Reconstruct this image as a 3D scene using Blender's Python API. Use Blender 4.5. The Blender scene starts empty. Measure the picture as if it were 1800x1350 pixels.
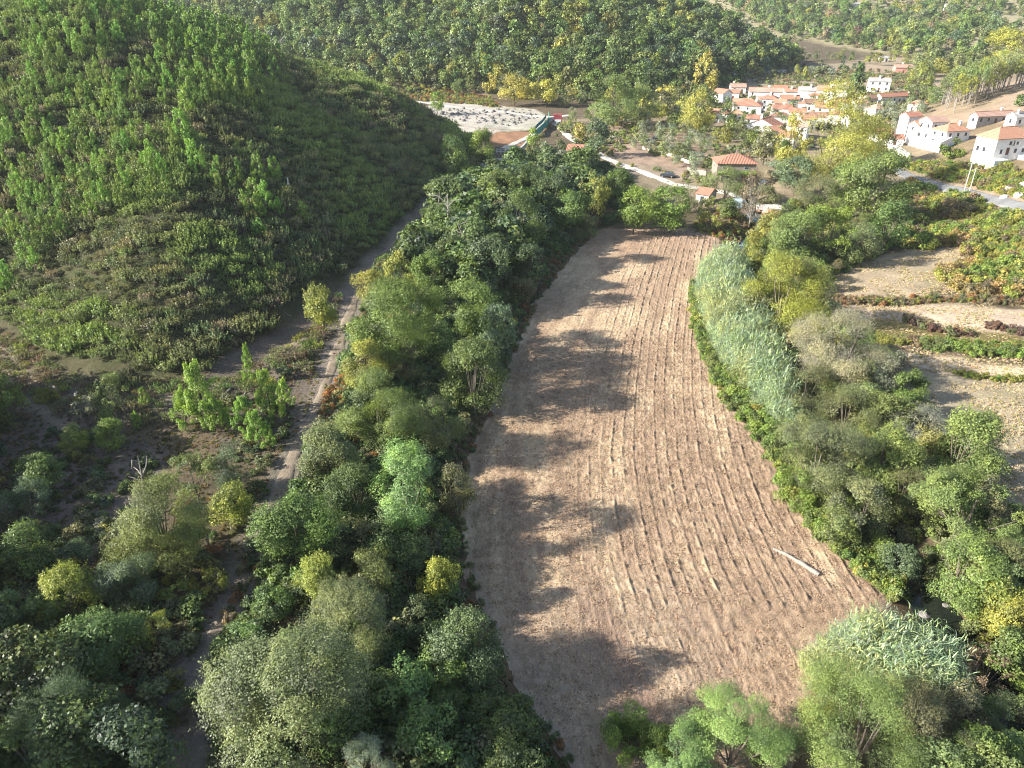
import bpy, math, random
import numpy as np
R=math.radians
# ---------------------------------------------------------------- camera, sky, sun, exposure
PITCH=28.0; CAMH=50.0; FPX=1290.0            # degrees below level, metres above the field, focal length for an 1800 px frame
SUN_EL=26.5; SUN_AZ=(-math.cos(R(12)),-math.sin(R(12)))   # horizontal direction towards the sun
sc=bpy.context.scene
cd=bpy.data.cameras.new("camera"); cam=bpy.data.objects.new("camera",cd); sc.collection.objects.link(cam)
cam.location=(0,0,CAMH); cam.rotation_euler=(R(90-PITCH),0,0)
cd.sensor_width=36; cd.lens=36*FPX/1800; cd.clip_start=0.5; cd.clip_end=12000
sc.camera=cam
w=bpy.data.worlds.new("World"); sc.world=w; w.use_nodes=True
nt=w.node_tree; bg=nt.nodes["Background"]
sky=nt.nodes.new("ShaderNodeTexSky"); sky.sky_type='NISHITA'; sky.sun_disc=False
sky.sun_elevation=R(SUN_EL); sky.sun_rotation=math.atan2(SUN_AZ[0],SUN_AZ[1])%(2*math.pi)
nt.links.new(sky.outputs[0],bg.inputs[0]); bg.inputs[1].default_value=0.085
sl=bpy.data.lights.new("sun","SUN"); sl.energy=5.0; sl.angle=R(0.5); sl.color=(1,0.95,0.86)
so=bpy.data.objects.new("sun",sl); sc.collection.objects.link(so)
from mathutils import Vector
sd=Vector((SUN_AZ[0]*math.cos(R(SUN_EL)),SUN_AZ[1]*math.cos(R(SUN_EL)),math.sin(R(SUN_EL))))
so.rotation_euler=sd.to_track_quat('Z','Y').to_euler()
sc.view_settings.view_transform='Standard'; sc.view_settings.look='None'
sc.view_settings.exposure=1.75; sc.view_settings.gamma=1
sc.cycles.max_bounces=6; sc.cycles.diffuse_bounces=3; sc.cycles.transmission_bounces=3
sc.cycles.transparent_max_bounces=4; sc.cycles.volume_bounces=0; sc.cycles.caustics_reflective=False; sc.cycles.caustics_refractive=False
sc.cycles.use_denoising=True; sc.cycles.filter_width=1.05
try: sc.cycles.denoiser='OPENIMAGEDENOISE'; sc.cycles.denoising_prefilter='FAST'
except Exception: pass

col=sc.collection
rng=np.random.default_rng(7)
CP,SP=math.cos(R(PITCH)),math.sin(R(PITCH))
# ---------------------------------------------------------------- numpy helpers
def hash2(ix,iy,s):
    n=(ix*374761393+iy*668265263+s*1442695041)&0xffffffff
    n=((n^(n>>13))*1274126177)&0xffffffff
    n=(n^(n>>16))&0xffffffff
    return n/4294967295.0
def vnoise(x,y,s=0):
    x=np.asarray(x,float); y=np.asarray(y,float)
    ix=np.floor(x).astype(np.int64); iy=np.floor(y).astype(np.int64)
    fx=x-ix; fy=y-iy; fx=fx*fx*(3-2*fx); fy=fy*fy*(3-2*fy)
    a=hash2(ix,iy,s);b=hash2(ix+1,iy,s);c=hash2(ix,iy+1,s);d=hash2(ix+1,iy+1,s)
    return (a+(b-a)*fx)*(1-fy)+(c+(d-c)*fx)*fy
def fbm(x,y,s=0,o=4):
    t=0;a=.5;n=0
    for i in range(o):
        t=t+a*vnoise(x*2**i+17.3*i,y*2**i-9.1*i,s+i); n+=a; a*=.5
    return t/n
def sstep(a,b,x):
    t=np.clip((x-a)/(b-a),0,1); return t*t*(3-2*t)
def dist_line(x,y,pl,closed=False):
    x=np.asarray(x,float);y=np.asarray(y,float)
    d=np.full(x.shape,1e18)
    n=len(pl)
    for i in range(n if closed else n-1):
        ax,ay=pl[i][:2];bx,by=pl[(i+1)%n][:2]
        vx,vy=bx-ax,by-ay; L=vx*vx+vy*vy+1e-9
        t=np.clip(((x-ax)*vx+(y-ay)*vy)/L,0,1)
        d=np.minimum(d,(x-ax-t*vx)**2+(y-ay-t*vy)**2)
    return np.sqrt(d)
def inside(x,y,pl):
    x=np.asarray(x,float);y=np.asarray(y,float)
    c=np.zeros(x.shape,bool); n=len(pl)
    for i in range(n):
        ax,ay=pl[i][:2];bx,by=pl[(i+1)%n][:2]
        if ay==by: continue
        c^=((ay>y)!=(by>y))&(x<(bx-ax)*(y-ay)/(by-ay)+ax)
    return c
def sdist(x,y,pl):
    d=dist_line(x,y,pl,True); return np.where(inside(x,y,pl),d,-d)
def ray(px,py):
    u=(px-900)/FPX; v=(675-py)/FPX
    return u,CP+v*SP,-SP+v*CP
def PZ(px,py,z=0.0):
    a,b,c=ray(px,py); t=(z-CAMH)/c
    return (a*t,b*t)
def project(x,y,z):
    zc=y*CP+(CAMH-z)*SP; yc=y*SP-(CAMH-z)*CP
    return 900+FPX*x/zc,675-FPX*yc/zc,zc
# ---------------------------------------------------------------- terrain
HA=[PZ(px,py,4) for px,py in [(-260,560),(0,588),(100,655),(240,682),(380,662),(500,592),(590,515),(680,440),(740,380),(800,330),(868,283)]]
HA+=[(-8,262),(-24,290),(-48,330),(-90,380),(-160,440),(-420,520),(-520,300),(-420,60),(-200,70)]
HB=[(-420,560),(-180,470),(-63,418),(-10,405),(40,388),(75,392),(112,430),(150,490),(204,553),(206,600),(170,680),(90,800),(-60,980),(-700,1200)]
HC=[(60,950),(190,880),(290,797),(300,660),(345,608),(450,620),(620,600),(1200,640),(3500,600),(3500,5200),(-3000,5200),(-3000,1700),(-500,1300)]
HR=[(84,10),(92,80),(97,120),(104,160),(112,190),(122,225),(138,262),(160,300),(185,360),(250,430),(420,500),(900,480),(1500,300),(1500,-100),(84,-100)]
TRACK_L=[PZ(px,py,4) for px,py in [(290,1420),(335,1240),(385,1110),(440,1000),(478,900),(515,800),(560,720),(585,640),(612,560),(640,490),(695,435),(740,382),(790,338),(835,308),(885,286)]]
FL=[PZ(px,py) for px,py in [(1056,404),(1000,460),(945,535),(908,620),(880,700),(832,790),(816,880),(820,960),(832,1020),(860,1080),(890,1150),(900,1200),(955,1270),(1015,1350),(1030,1420)]]
FR=[PZ(px,py) for px,py in [(1268,430),(1240,455),(1212,505),(1217,560),(1232,620),(1265,700),(1345,790),(1372,860),(1422,930),(1500,1000),(1572,1058),(1500,1092),(1428,1122),(1415,1180),(1400,1260),(1380,1340),(1350,1420)]]
FIELD=FL+FR[::-1]
STREAM=[PZ(px,py,-1) for px,py in [(1790,1330),(1740,1210),(1672,1110),(1625,1040),(1560,960),(1500,860),(1440,740),(1385,620),(1330,520),(1300,440)]]
STREAM+=[(62,178),(66,205),(80,235)]
def smoothcap(v,c): return c*(1-np.exp(-v/c))
def hraw(x,y):
    x=np.asarray(x,float);y=np.asarray(y,float)
    z=np.maximum(y-190,0)*.012
    z=np.where(y>600,z+np.maximum(y-600,0)*.01,z)
    sl_=dist_line(x,y,FL); left=(x<np.interp(y,[p[1] for p in FL][::-1],[p[0] for p in FL][::-1]))
    bank=4*sstep(1.5,13,sl_)*left*sstep(215,170,y)
    z=z+np.where(y<215,bank,0)+2.5*sstep(150,215,y)*sstep(20,-20,x)*sstep(300,250,y)
    d=sdist(x,y,HA); dp=np.maximum(d,0)
    a=.522*dp*sstep(-2,8,d)
    a=130*(1-np.exp(-a/130))*1.08
    n=(fbm(x/38,y/38,3,3)-.5)*13*sstep(5,45,d)
    z=z+np.where(d>-3,a+n,0)
    d=sdist(x,y,HB); dp=np.maximum(d,0)
    z=z+np.where(d>0,smoothcap(.46*dp,95)+(fbm(x/55,y/55,9,3)-.5)*26*sstep(5,60,d),0)
    d=sdist(x,y,HC); dp=np.maximum(d,0)
    z=z+np.where(d>0,smoothcap(.17*dp,52)+(fbm(x/120,y/120,14,3)-.5)*30*sstep(10,150,d)+.035*np.maximum(dp-350,0),0)
    d=sdist(x,y,HR); dp=np.maximum(d,0)
    z=z+np.where(d>0,smoothcap(.33*dp,26)+.05*dp,0)
    return z
def blur(a,n):
    for _ in range(n):
        p=np.pad(a,1,mode='edge'); a=(p[:-2,1:-1]+p[2:,1:-1]+p[1:-1,:-2]+p[1:-1,2:]+2*p[1:-1,1:-1])/6
    return a
NX0,NX1,NY0,NY1,ND=-340,420,-40,860,2.0
_xs=np.arange(NX0,NX1+ND,ND); _ys=np.arange(NY0,NY1+ND,ND)
_gx,_gy=np.meshgrid(_xs,_ys)
_near=blur(hraw(_gx,_gy),14)
_fd=sdist(_gx,_gy,FIELD)
_near=_near*(1-sstep(-4,1,_fd))
_near+=(fbm(_gx/9,_gy/9,21,3)-.5)*1.0*sstep(-3,-10,_fd)*sstep(0,6,dist_line(_gx,_gy,TRACK_L))
_near-=1.9*np.exp(-(dist_line(_gx,_gy,STREAM)/3.2)**2)
FD=24.0
_fx=np.arange(-3000,3100,FD); _fy=np.arange(-400,5000,FD)
_fgx,_fgy=np.meshgrid(_fx,_fy); _far=hraw(_fgx,_fgy)
def bil(g,x0,y0,d,x,y):
    fx=np.clip((x-x0)/d,0,g.shape[1]-1.001); fy=np.clip((y-y0)/d,0,g.shape[0]-1.001)
    ix=fx.astype(int);iy=fy.astype(int);fx=fx-ix;fy=fy-iy
    return (g[iy,ix]*(1-fx)+g[iy,ix+1]*fx)*(1-fy)+(g[iy+1,ix]*(1-fx)+g[iy+1,ix+1]*fx)*fy
def h(x,y):
    x=np.asarray(x,float);y=np.asarray(y,float)
    e=np.minimum(np.minimum(x-NX0,NX1-x),np.minimum(y-NY0,NY1-y))
    m=sstep(0,40,e)
    return bil(_near,NX0,NY0,ND,x,y)*m+bil(_far,-3000,-400,FD,x,y)*(1-m)
_T=np.concatenate([np.arange(30,420,.7),np.geomspace(421,4000,900)])
def P(px,py,lift=None):
    """where the line of sight meets the ground (or a surface `lift(zc)` above it)"""
    a,b,c=ray(px,py); x=a*_T;y=b*_T;z=CAMH+c*_T
    g=h(x,y)
    if lift is not None: g=g+lift(y*CP+(CAMH-z)*SP)
    s=z-g; k=int(np.argmax(s<0)) if (s<0).any() else len(_T)-1
    if k>0:
        q=s[k-1]/(s[k-1]-s[k]+1e-9); t=_T[k-1]+q*(_T[k]-_T[k-1])
    else: t=_T[0]
    X,Y=a*t,b*t
    return X,Y,float(h(X,Y)),Y*CP+(CAMH-(CAMH+c*t))*SP
def PP(l): return [P(a,b)[:2] for a,b in l]
# ---------------------------------------------------------------- mesh and object helpers
def mk(name,V,F,mat=None,parent=None,colr=None,rnd=None,smooth=False,link=True,mats=None,midx=None):
    V=np.asarray(V,np.float32).reshape(-1,3); me=bpy.data.meshes.new(name)
    me.vertices.add(len(V)); me.vertices.foreach_set('co',V.ravel())
    if isinstance(F,np.ndarray):
        k=F.shape[1]; n=len(F); lt=np.full(n,k,np.int32); ls=np.arange(n,dtype=np.int32)*k; vi=F.astype(np.int32).ravel()
    else:
        lt=np.array([len(f) for f in F],np.int32); ls=np.concatenate([[0],np.cumsum(lt)[:-1]]).astype(np.int32); vi=np.array([i for f in F for i in f],np.int32); n=len(F)
    me.loops.add(len(vi)); me.loops.foreach_set('vertex_index',vi)
    me.polygons.add(n); me.polygons.foreach_set('loop_start',ls); me.polygons.foreach_set('loop_total',lt)
    me.polygons.foreach_set('use_smooth',np.full(n,bool(smooth)))
    me.update(calc_edges=True)
    if colr is not None:
        at=me.color_attributes.new('Col','FLOAT_COLOR','POINT'); c=np.ones((len(V),4),np.float32); c[:,:3]=colr; at.data.foreach_set('color',c.ravel())
    if rnd is not None:
        at=me.attributes.new('rnd','FLOAT','FACE'); at.data.foreach_set('value',np.asarray(rnd,np.float32))
    for m in (mats or ([mat] if mat else [])): me.materials.append(m)
    if midx is not None: me.polygons.foreach_set('material_index',np.asarray(midx,np.int32))
    ob=bpy.data.objects.new(name,me)
    if link: col.objects.link(ob)
    if parent: ob.parent=parent
    return ob
def tag(o,label=None,cat=None,group=None,kind=None):
    if label: o['label']=label
    if cat: o['category']=cat
    if group: o['group']=group
    if kind: o['kind']=kind
    return o
def empty(name,loc,rz=0,scale=(1,1,1)):
    o=bpy.data.objects.new(name,None); o.empty_display_size=.5; col.objects.link(o)
    o.location=loc; o.rotation_euler=(0,0,rz); o.scale=scale; return o
class MB:
    """collects boxes, bars and tubes of one part, then links them as one mesh"""
    def __init__(s): s.V=[];s.F=[]
    def add(s,v,f):
        n=len(s.V); s.V+= [tuple(p) for p in v]; s.F+=[[i+n for i in q] for q in f]; return s
    def box(s,x0,x1,y0,y1,z0,z1):
        v=[(x,y,z) for z in (z0,z1) for x,y in ((x0,y0),(x1,y0),(x1,y1),(x0,y1))]
        return s.add(v,[(3,2,1,0),(4,5,6,7),(0,1,5,4),(1,2,6,5),(2,3,7,6),(3,0,4,7)])
    def tube(s,a,b,r0,r1=None,n=7):
        r1=r0 if r1 is None else r1
        a=Vector(a);b=Vector(b);d=(b-a).normalized(); u=d.orthogonal().normalized(); w_=d.cross(u)
        v=[];
        for c,r in((a,r0),(b,r1)):
            for i in range(n):
                t=2*math.pi*i/n; v.append(c+(u*math.cos(t)+w_*math.sin(t))*r)
        f=[(i,(i+1)%n,n+(i+1)%n,n+i) for i in range(n)]+[tuple(range(n))[::-1],tuple(range(n,2*n))]
        return s.add(v,f)
    def path(s,pts,rs,n=6):
        rings=[]
        for i,p in enumerate(pts):
            p=Vector(p); q=Vector(pts[min(i+1,len(pts)-1)])-Vector(pts[max(i-1,0)]); q.normalize()
            u=q.cross(Vector((.13,.97,.2))).normalized(); w_=q.cross(u)
            rings.append([p+(u*math.cos(2*math.pi*k/n)+w_*math.sin(2*math.pi*k/n))*rs[i] for k in range(n)])
        v=[p for r in rings for p in r]; f=[]
        for i in range(len(pts)-1):
            for k in range(n): f.append((i*n+k,i*n+(k+1)%n,(i+1)*n+(k+1)%n,(i+1)*n+k))
        f.append(tuple(range(n))[::-1]); f.append(tuple(range((len(pts)-1)*n,len(pts)*n)))
        return s.add(v,f)
    def build(s,name,mat,parent=None,smooth=False): return mk(name,s.V,s.F,mat,parent,smooth=smooth)
# ---------------------------------------------------------------- materials
def newmat(name):
    m=bpy.data.materials.new(name); m.use_nodes=True; t=m.node_tree; t.nodes.clear()
    o=t.nodes.new('ShaderNodeOutputMaterial'); return m,t,o
def N(t,typ,**k):
    n=t.nodes.new(typ)
    for a,b in k.items():
        if a=='inp':
            for i,v in b.items():
                if hasattr(v,'is_output'): t.links.new(v,n.inputs[i])
                else: n.inputs[i].default_value=v
        else: setattr(n,a,b)
    return n
def math_(t,op,a,b=0.0): return N(t,'ShaderNodeMath',operation=op,inp={0:a,1:b}).outputs[0]
def mix(t,f,a,b,bt='MIX'):
    return N(t,'ShaderNodeMix',data_type='RGBA',blend_type=bt,inp={0:f,6:a,7:b}).outputs[2]
def rgb(c): return (c[0],c[1],c[2],1)
def surface_mat(name,c,c2=None,rough=.85,scale=3.0,spec=.2,bump=0,detail=5,amount=1.0,stretch=(1,1,1)):
    m,t,o=newmat(name); tc=N(t,'ShaderNodeTexCoord'); mp=N(t,'ShaderNodeMapping',inp={0:tc.outputs['Object'],3:stretch})
    ns=N(t,'ShaderNodeTexNoise',inp={'Vector':mp.outputs[0],'Scale':scale,'Detail':detail,'Roughness':.65})
    f=N(t,'ShaderNodeMapRange',inp={0:ns.outputs[0],1:.35,2:.65,3:0,4:amount}).outputs[0]
    cc=mix(t,f,rgb(c),rgb(c2 or [v*.75 for v in c]))
    b=N(t,'ShaderNodeBsdfPrincipled',inp={'Base Color':cc,'Roughness':rough,'Specular IOR Level':spec})
    if bump:
        bn=N(t,'ShaderNodeBump',inp={'Height':ns.outputs[0],'Strength':.6,'Distance':bump}); t.links.new(bn.outputs[0],b.inputs['Normal'])
    t.links.new(b.outputs[0],o.inputs[0]); return m
def ground_mat(name,fine=2.2,bumpd=.25):
    m,t,o=newmat(name); g=N(t,'ShaderNodeNewGeometry'); at=N(t,'ShaderNodeVertexColor',layer_name='Col')
    n1=N(t,'ShaderNodeTexNoise',inp={'Vector':g.outputs['Position'],'Scale':fine,'Detail':6,'Roughness':.7})
    n2=N(t,'ShaderNodeTexNoise',inp={'Vector':g.outputs['Position'],'Scale':.22,'Detail':5,'Roughness':.65})
    k=math_(t,'ADD',math_(t,'MULTIPLY',n1.outputs[0],1.3),math_(t,'MULTIPLY',n2.outputs[0],.9))
    k=math_(t,'SUBTRACT',k,.1)
    kc=N(t,'ShaderNodeCombineColor',inp={0:k,1:k,2:math_(t,'MULTIPLY',k,.98)}).outputs[0]
    c=mix(t,1.0,at.outputs[0],kc,'MULTIPLY')
    b=N(t,'ShaderNodeBsdfPrincipled',inp={'Base Color':c,'Roughness':.95,'Specular IOR Level':.1})
    bn=N(t,'ShaderNodeBump',inp={'Height':n1.outputs[0],'Strength':.8,'Distance':bumpd}); t.links.new(bn.outputs[0],b.inputs['Normal'])
    t.links.new(b.outputs[0],o.inputs[0]); return m
def leaf_mat(name,stuff=False,trans=.28,spread=.5):
    """leaf colour = colour of the object (or of each plant of a mass) varied from leaf to leaf and from spray to spray"""
    m,t,o=newmat(name)
    if stuff: c0=N(t,'ShaderNodeAttribute',attribute_type='INSTANCER',attribute_name='tint').outputs[0]
    else: c0=N(t,'ShaderNodeObjectInfo').outputs['Color']
    r=N(t,'ShaderNodeAttribute',attribute_type='GEOMETRY',attribute_name='rnd').outputs['Fac']
    k=N(t,'ShaderNodeMapRange',inp={0:r,1:0,2:1,3:1-spread,4:1+spread*1.1}).outputs[0]
    kr=math_(t,'MULTIPLY',k,k)
    cc=N(t,'ShaderNodeCombineColor',inp={0:math_(t,'ADD',math_(t,'MULTIPLY',kr,.55),.45),1:k,2:math_(t,'ADD',math_(t,'MULTIPLY',k,.5),.5)}).outputs[0]
    c=mix(t,1.0,c0,cc,'MULTIPLY')
    b=N(t,'ShaderNodeBsdfPrincipled',inp={'Base Color':c,'Roughness':.5,'Specular IOR Level':.35})
    tr=N(t,'ShaderNodeBsdfTranslucent',inp={0:mix(t,1.0,c,(1.3,1.35,.7,1),'MULTIPLY')})
    ms=N(t,'ShaderNodeMixShader',inp={0:trans,1:b.outputs[0],2:tr.outputs[0]})
    t.links.new(ms.outputs[0],o.inputs[0]); return m
LEAF=leaf_mat('leaf'); LEAFS=leaf_mat('leaf_mass',True)
BARK=surface_mat('bark',(.17,.14,.11),(.08,.065,.05),scale=6,stretch=(3,3,.6))
PALE=surface_mat('pale_dead_wood',(.31,.28,.24),(.15,.13,.11),scale=5,stretch=(3,3,.6))
GROUND=ground_mat('ground_soil')
# ---------------------------------------------------------------- ground sheet
def spaced(lo,hi,d,a,b,g):
    c=list(np.arange(lo,hi+d*.5,d)); s=d; x=hi
    while x<b: s*=g; x+=s; c.append(x)
    s=d; x=lo; l=[]
    while x>a: s*=g; x-=s; l.append(x)
    return np.array(l[::-1]+c)
gx=spaced(-125,170,.9,-3000,3000,1.045); gy=spaced(25,330,.9,-200,4900,1.03)
GX,GY=np.meshgrid(gx,gy)
GZ=h(GX,GY)
fdist=sdist(GX,GY,FIELD)
GZ=GZ-.5*sstep(.3,2.0,fdist)        # the ploughed sheet lies over this part
GZ+= (fbm(GX/2.6,GY/2.6,33,3)-.5)*.45*sstep(0,-3,fdist)*sstep(1,4,dist_line(GX,GY,TRACK_L))*(GY<340)
def zonecol(x,y):
    """linear base colour of the bare ground"""
    sh=x.shape; n=fbm(x/14,y/14,41,4); n2=fbm(x/4,y/4,42,3)
    C=np.empty(sh+(3,)); C[:]=(.17,.13,.085)
    def z(poly,c,feather=3.0,jit=4.0):
        d=sdist(x,y,poly)+(n2-.5)*jit
        m=sstep(-feather/2,feather/2,d)[...,None]; C[:]=C*(1-m)+np.array(c)*m
    z(HA,(.085,.085,.042),6)
    z(HB,(.17,.16,.09),10); z(HC,(.40,.35,.22),20,20); z(HR,(.28,.21,.13),6)
    z([(40,190),(118,200),(170,320),(260,450),(330,600),(200,560),(70,400),(20,330)],(.34,.27,.18),10,14)       # village and its plots
    z([(112,430),(204,560),(296,640),(360,600),(420,520),(250,440),(165,400)],(.44,.34,.24),12,12)            # dry fields behind the village
    for pl,c in ZONES: z(PP(pl),c,1.6,2.6)
    d=dist_line(x,y,TRACK_L)+(n2-.5)*3
    m=sstep(3.4,1.2,d)[...,None]; C[:]=C*(1-m)+np.array((.27,.225,.185))*m
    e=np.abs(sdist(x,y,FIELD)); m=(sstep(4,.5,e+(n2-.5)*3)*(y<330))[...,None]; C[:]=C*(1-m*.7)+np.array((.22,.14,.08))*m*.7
    m=(sstep(.45,.75,n)*.4)[...,None]; C[:]=C*(1-m)+C*np.array((.62,.72,.55))*m
    m=(sstep(.5,.2,n2)*.3)[...,None]; C[:]=C*(1-m)+C*1.35*m
    return C*.62
ZONES=[
 ([(-150,640),(0,600),(60,655),(240,690),(400,670),(420,700),(300,735),(215,745),(240,820),(150,900),(-100,900)],(.19,.155,.12)),
 ([(0,640),(60,660),(120,700),(230,700),(400,672),(410,690),(300,712),(180,720),(110,760),(40,720),(0,690)],(.33,.265,.20)),
 ([(60,760),(180,745),(300,800),(250,870),(170,990),(60,1000),(30,880)],(.21,.17,.14)),
 ([(340,670),(520,560),(610,500),(590,640),(520,700),(480,820),(400,800)],(.18,.145,.115)),
 ([(560,660),(620,640),(600,730),(560,800),(540,780)],(.33,.13,.04)),
 ([(600,520),(740,375),(800,335),(830,330),(760,400),(660,500),(640,620),(560,720),(540,900),(470,920),(520,760)],(.25,.215,.185)),
 ([(1430,480),(1500,455),(1600,440),(1700,430),(1690,470),(1640,520),(1800,520),(1800,530),(1450,530)],(.49,.385,.26)),
 ([(1450,535),(1640,535),(1900,540),(1900,600),(1620,590),(1520,585)],(.62,.48,.35)),
 ([(1560,612),(1620,620),(1900,655),(1900,668),(1620,650)],(.66,.53,.38)),
 ([(1590,650),(1900,672),(2000,1000),(1780,960),(1640,780)],(.44,.36,.245)),
 ([(1480,555),(1620,575),(1800,590),(1800,606),(1560,600)],(.22,.18,.07)),
 ([(680,168),(760,175),(940,192),(965,205),(940,228),(830,225),(760,205)],(.54,.49,.42)),
 ([(720,200),(800,222),(930,232),(960,210),(975,215),(930,255),(870,258),(800,240)],(.40,.22,.13)),
 ([(790,220),(870,228),(940,226),(870,233),(790,228)],(.60,.53,.45)),
 ([(760,120),(850,140),(880,185),(820,180),(760,165)],(.38,.27,.19)),
 ([(900,285),(960,285),(1200,290),(1240,320),(1100,305),(960,310)],(.40,.30,.23)),
 ([(990,225),(1100,215),(1240,240),(1250,300),(1130,290),(1010,250)],(.42,.30,.22)),
 ([(1255,350),(1300,340),(1370,365),(1350,400),(1270,400)],(.40,.29,.20)),
 ([(1600,230),(1800,110),(1900,110),(1900,230),(1700,215)],(.42,.31,.22)),
 ([(1650,330),(1900,380),(1900,330),(1720,290)],(.40,.30,.20)),
]
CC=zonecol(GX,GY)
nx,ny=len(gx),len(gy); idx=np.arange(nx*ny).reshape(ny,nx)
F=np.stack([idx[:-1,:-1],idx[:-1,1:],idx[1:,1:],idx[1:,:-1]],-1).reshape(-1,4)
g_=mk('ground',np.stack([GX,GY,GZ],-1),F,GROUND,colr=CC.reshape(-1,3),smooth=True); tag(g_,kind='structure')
# ---------------------------------------------------------------- the ploughed field: real ridges that follow its curve
ROWG=[PZ(px,py) for px,py in [(1165,405),(1132,500),(1105,600),(1090,700),(1084,800),(1092,900),(1112,1000),(1142,1100),(1180,1200),(1240,1380)]]
def by_y(pl): 
    q=sorted(pl,key=lambda p:p[1]); return [p[1] for p in q],[p[0] for p in q]
fy=np.arange(max(FL[-1][1],FR[-1][1]),FL[0][1]+.5,.16)
LY,LX=by_y(FL); RY,RX=by_y(FR); QY,QX=by_y(ROWG)
xl=np.interp(fy,LY,LX); xr=np.interp(fy,RY,RX)
ker=np.hanning(25);ker/=ker.sum()
xl=np.convolve(np.pad(xl,12,mode='edge'),ker,'valid'); xr=np.convolve(np.pad(xr,12,mode='edge'),ker,'valid')
xl+= (fbm(fy/3,fy*0,51,3)-.5)*1.6-.6; xr+=(fbm(fy/3,fy*0,52,3)-.5)*1.6+.6
NC=340; tt=np.linspace(0,1,NC)
FX=xl[:,None]*(1-tt)+xr[:,None]*tt; FY=np.repeat(fy[:,None],NC,1)
S=FX-np.interp(FY,QY,QX)
Sw=S+(fbm(FY/7,S/5,60,3)-.5)*.3
ph=Sw/1.35; k=np.floor(ph); fr=ph-k-.5
amp=(.5+.6*vnoise(FY/9,k*3.7,61)+.5*vnoise(FY/1.3,k*5.1,69))*(.75+.5*hash2(k.astype(np.int64),k.astype(np.int64)*3,5))
rag=fbm(FY/.55,S/.35,62,3)
right=sstep(-11,2,S); near=sstep(40,50,FY)
ridge=np.exp(-((fr*1.35+(rag-.5)*.35)/.10)**2)*(.1+1.3*rag)
ph2=Sw/.54; fr2=ph2-np.floor(ph2)-.5; k2=np.floor(ph2)
ridge2=np.exp(-((fr2*.54)/.11)**2)*vnoise(FY/3,k2*2.1,63)*(.3+rag)
FZ=.05+ (amp*ridge*.105+ridge2*.05)*(.20+.80*right)*(.25+.75*near)*(1+.25*sstep(95,55,FY))+(rag-.5)*.17*(.5+.5*right)+(fbm(FX/.8,FY/.8,64,3)-.5)*.10
edge=sstep(0,.03,tt)*sstep(1,.97,tt); FZ=FZ*(.2+.8*edge)+h(FX,FY)
straw=fbm(S/1.9+3,FY/11,66,4); blot=fbm(FX/9,FY/13,67,4)
q=sstep(.42,.6,.55*straw+.45*blot+.03*(rag-.5))[...,None]
FC=np.array((.345,.245,.168))*(1-q)+np.array((.49,.37,.245))*q
dk=(.45*amp*ridge*(.3+.7*right)*near)[...,None]; FC=FC*(1-np.clip(dk,0,.42))  # ridge lines darkened in colour to stand in for their furrow shadows
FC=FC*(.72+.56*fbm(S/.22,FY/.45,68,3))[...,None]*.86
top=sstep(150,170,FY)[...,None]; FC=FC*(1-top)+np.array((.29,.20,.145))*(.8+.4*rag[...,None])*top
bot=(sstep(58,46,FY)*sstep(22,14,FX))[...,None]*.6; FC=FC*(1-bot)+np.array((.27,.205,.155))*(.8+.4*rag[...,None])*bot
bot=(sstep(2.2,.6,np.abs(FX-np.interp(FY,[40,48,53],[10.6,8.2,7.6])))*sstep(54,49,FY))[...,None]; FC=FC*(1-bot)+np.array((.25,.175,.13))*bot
ni,nj=FX.shape; idx=np.arange(ni*nj).reshape(ni,nj)
F=np.stack([idx[:-1,:-1],idx[:-1,1:],idx[1:,1:],idx[1:,:-1]],-1).reshape(-1,4)
FMAT=ground_mat('ploughed_soil',7.0,.10)
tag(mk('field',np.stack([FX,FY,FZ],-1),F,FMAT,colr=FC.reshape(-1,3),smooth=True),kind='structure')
# ---------------------------------------------------------------- tracks and roads: ribbons that lie on the ground
def ribbon(name,pl,width,mat,lift=.07,step=.7,cf=None,kind='structure',wob=.4):
    pl=np.array([p[:2] for p in pl]); seg=np.hypot(*np.diff(pl,axis=0).T); s=np.concatenate([[0],np.cumsum(seg)])
    ss=np.arange(0,s[-1],step); x=np.interp(ss,s,pl[:,0]); y=np.interp(ss,s,pl[:,1])
    kk=np.hanning(9);kk/=kk.sum()
    x=np.convolve(np.pad(x,4,mode='edge'),kk,'valid');y=np.convolve(np.pad(y,4,mode='edge'),kk,'valid')
    dx=np.gradient(x);dy=np.gradient(y);L=np.hypot(dx,dy); nxn,nyn=-dy/L,dx/L
    m=max(5,int(width/.35)); u=np.linspace(-1,1,m)
    hw=width/2*(1+wob*(fbm(ss/4,ss*0,71,3)-.5))
    X=x[:,None]+nxn[:,None]*hw[:,None]*u; Y=y[:,None]+nyn[:,None]*hw[:,None]*u
    rut=-.12*np.exp(-((np.abs(u)-.42)/.14)**2) if cf=='dirt' else 0*u
    Z=h(X,Y)+lift+rut+((fbm(X/1.2,Y/1.2,72,3)-.5)*.22 if cf=='dirt' else 0)
    Z-= np.where(np.abs(u)>.97,.35,0)
    idx=np.arange(X.size).reshape(X.shape); F=np.stack([idx[:-1,:-1],idx[:-1,1:],idx[1:,1:],idx[1:,:-1]],-1).reshape(-1,4)[:,::-1]
    C=None
    if cf=='dirt':
        e=np.clip(1-np.abs(np.abs(u)-.42)/.35,0,1)[None,:,None]; n=fbm(X/1.5,Y/1.5,73,4)[...,None]
        C=(np.array((.13,.10,.07))*(1-e)+np.array((.27,.225,.175))*e)*(.6+.8*n); C=C.reshape(-1,3)
    elif cf is not None: C=np.ones((X.size,3))*np.array(cf)*.68*(.8+.4*fbm(X/2,Y/2,74,3)).reshape(-1,1)
    o=mk(name,np.stack([X,Y,Z],-1),F,mat,colr=C,smooth=True); return tag(o,kind=kind)
TMAT=ground_mat('track_soil',4,.08)
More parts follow.
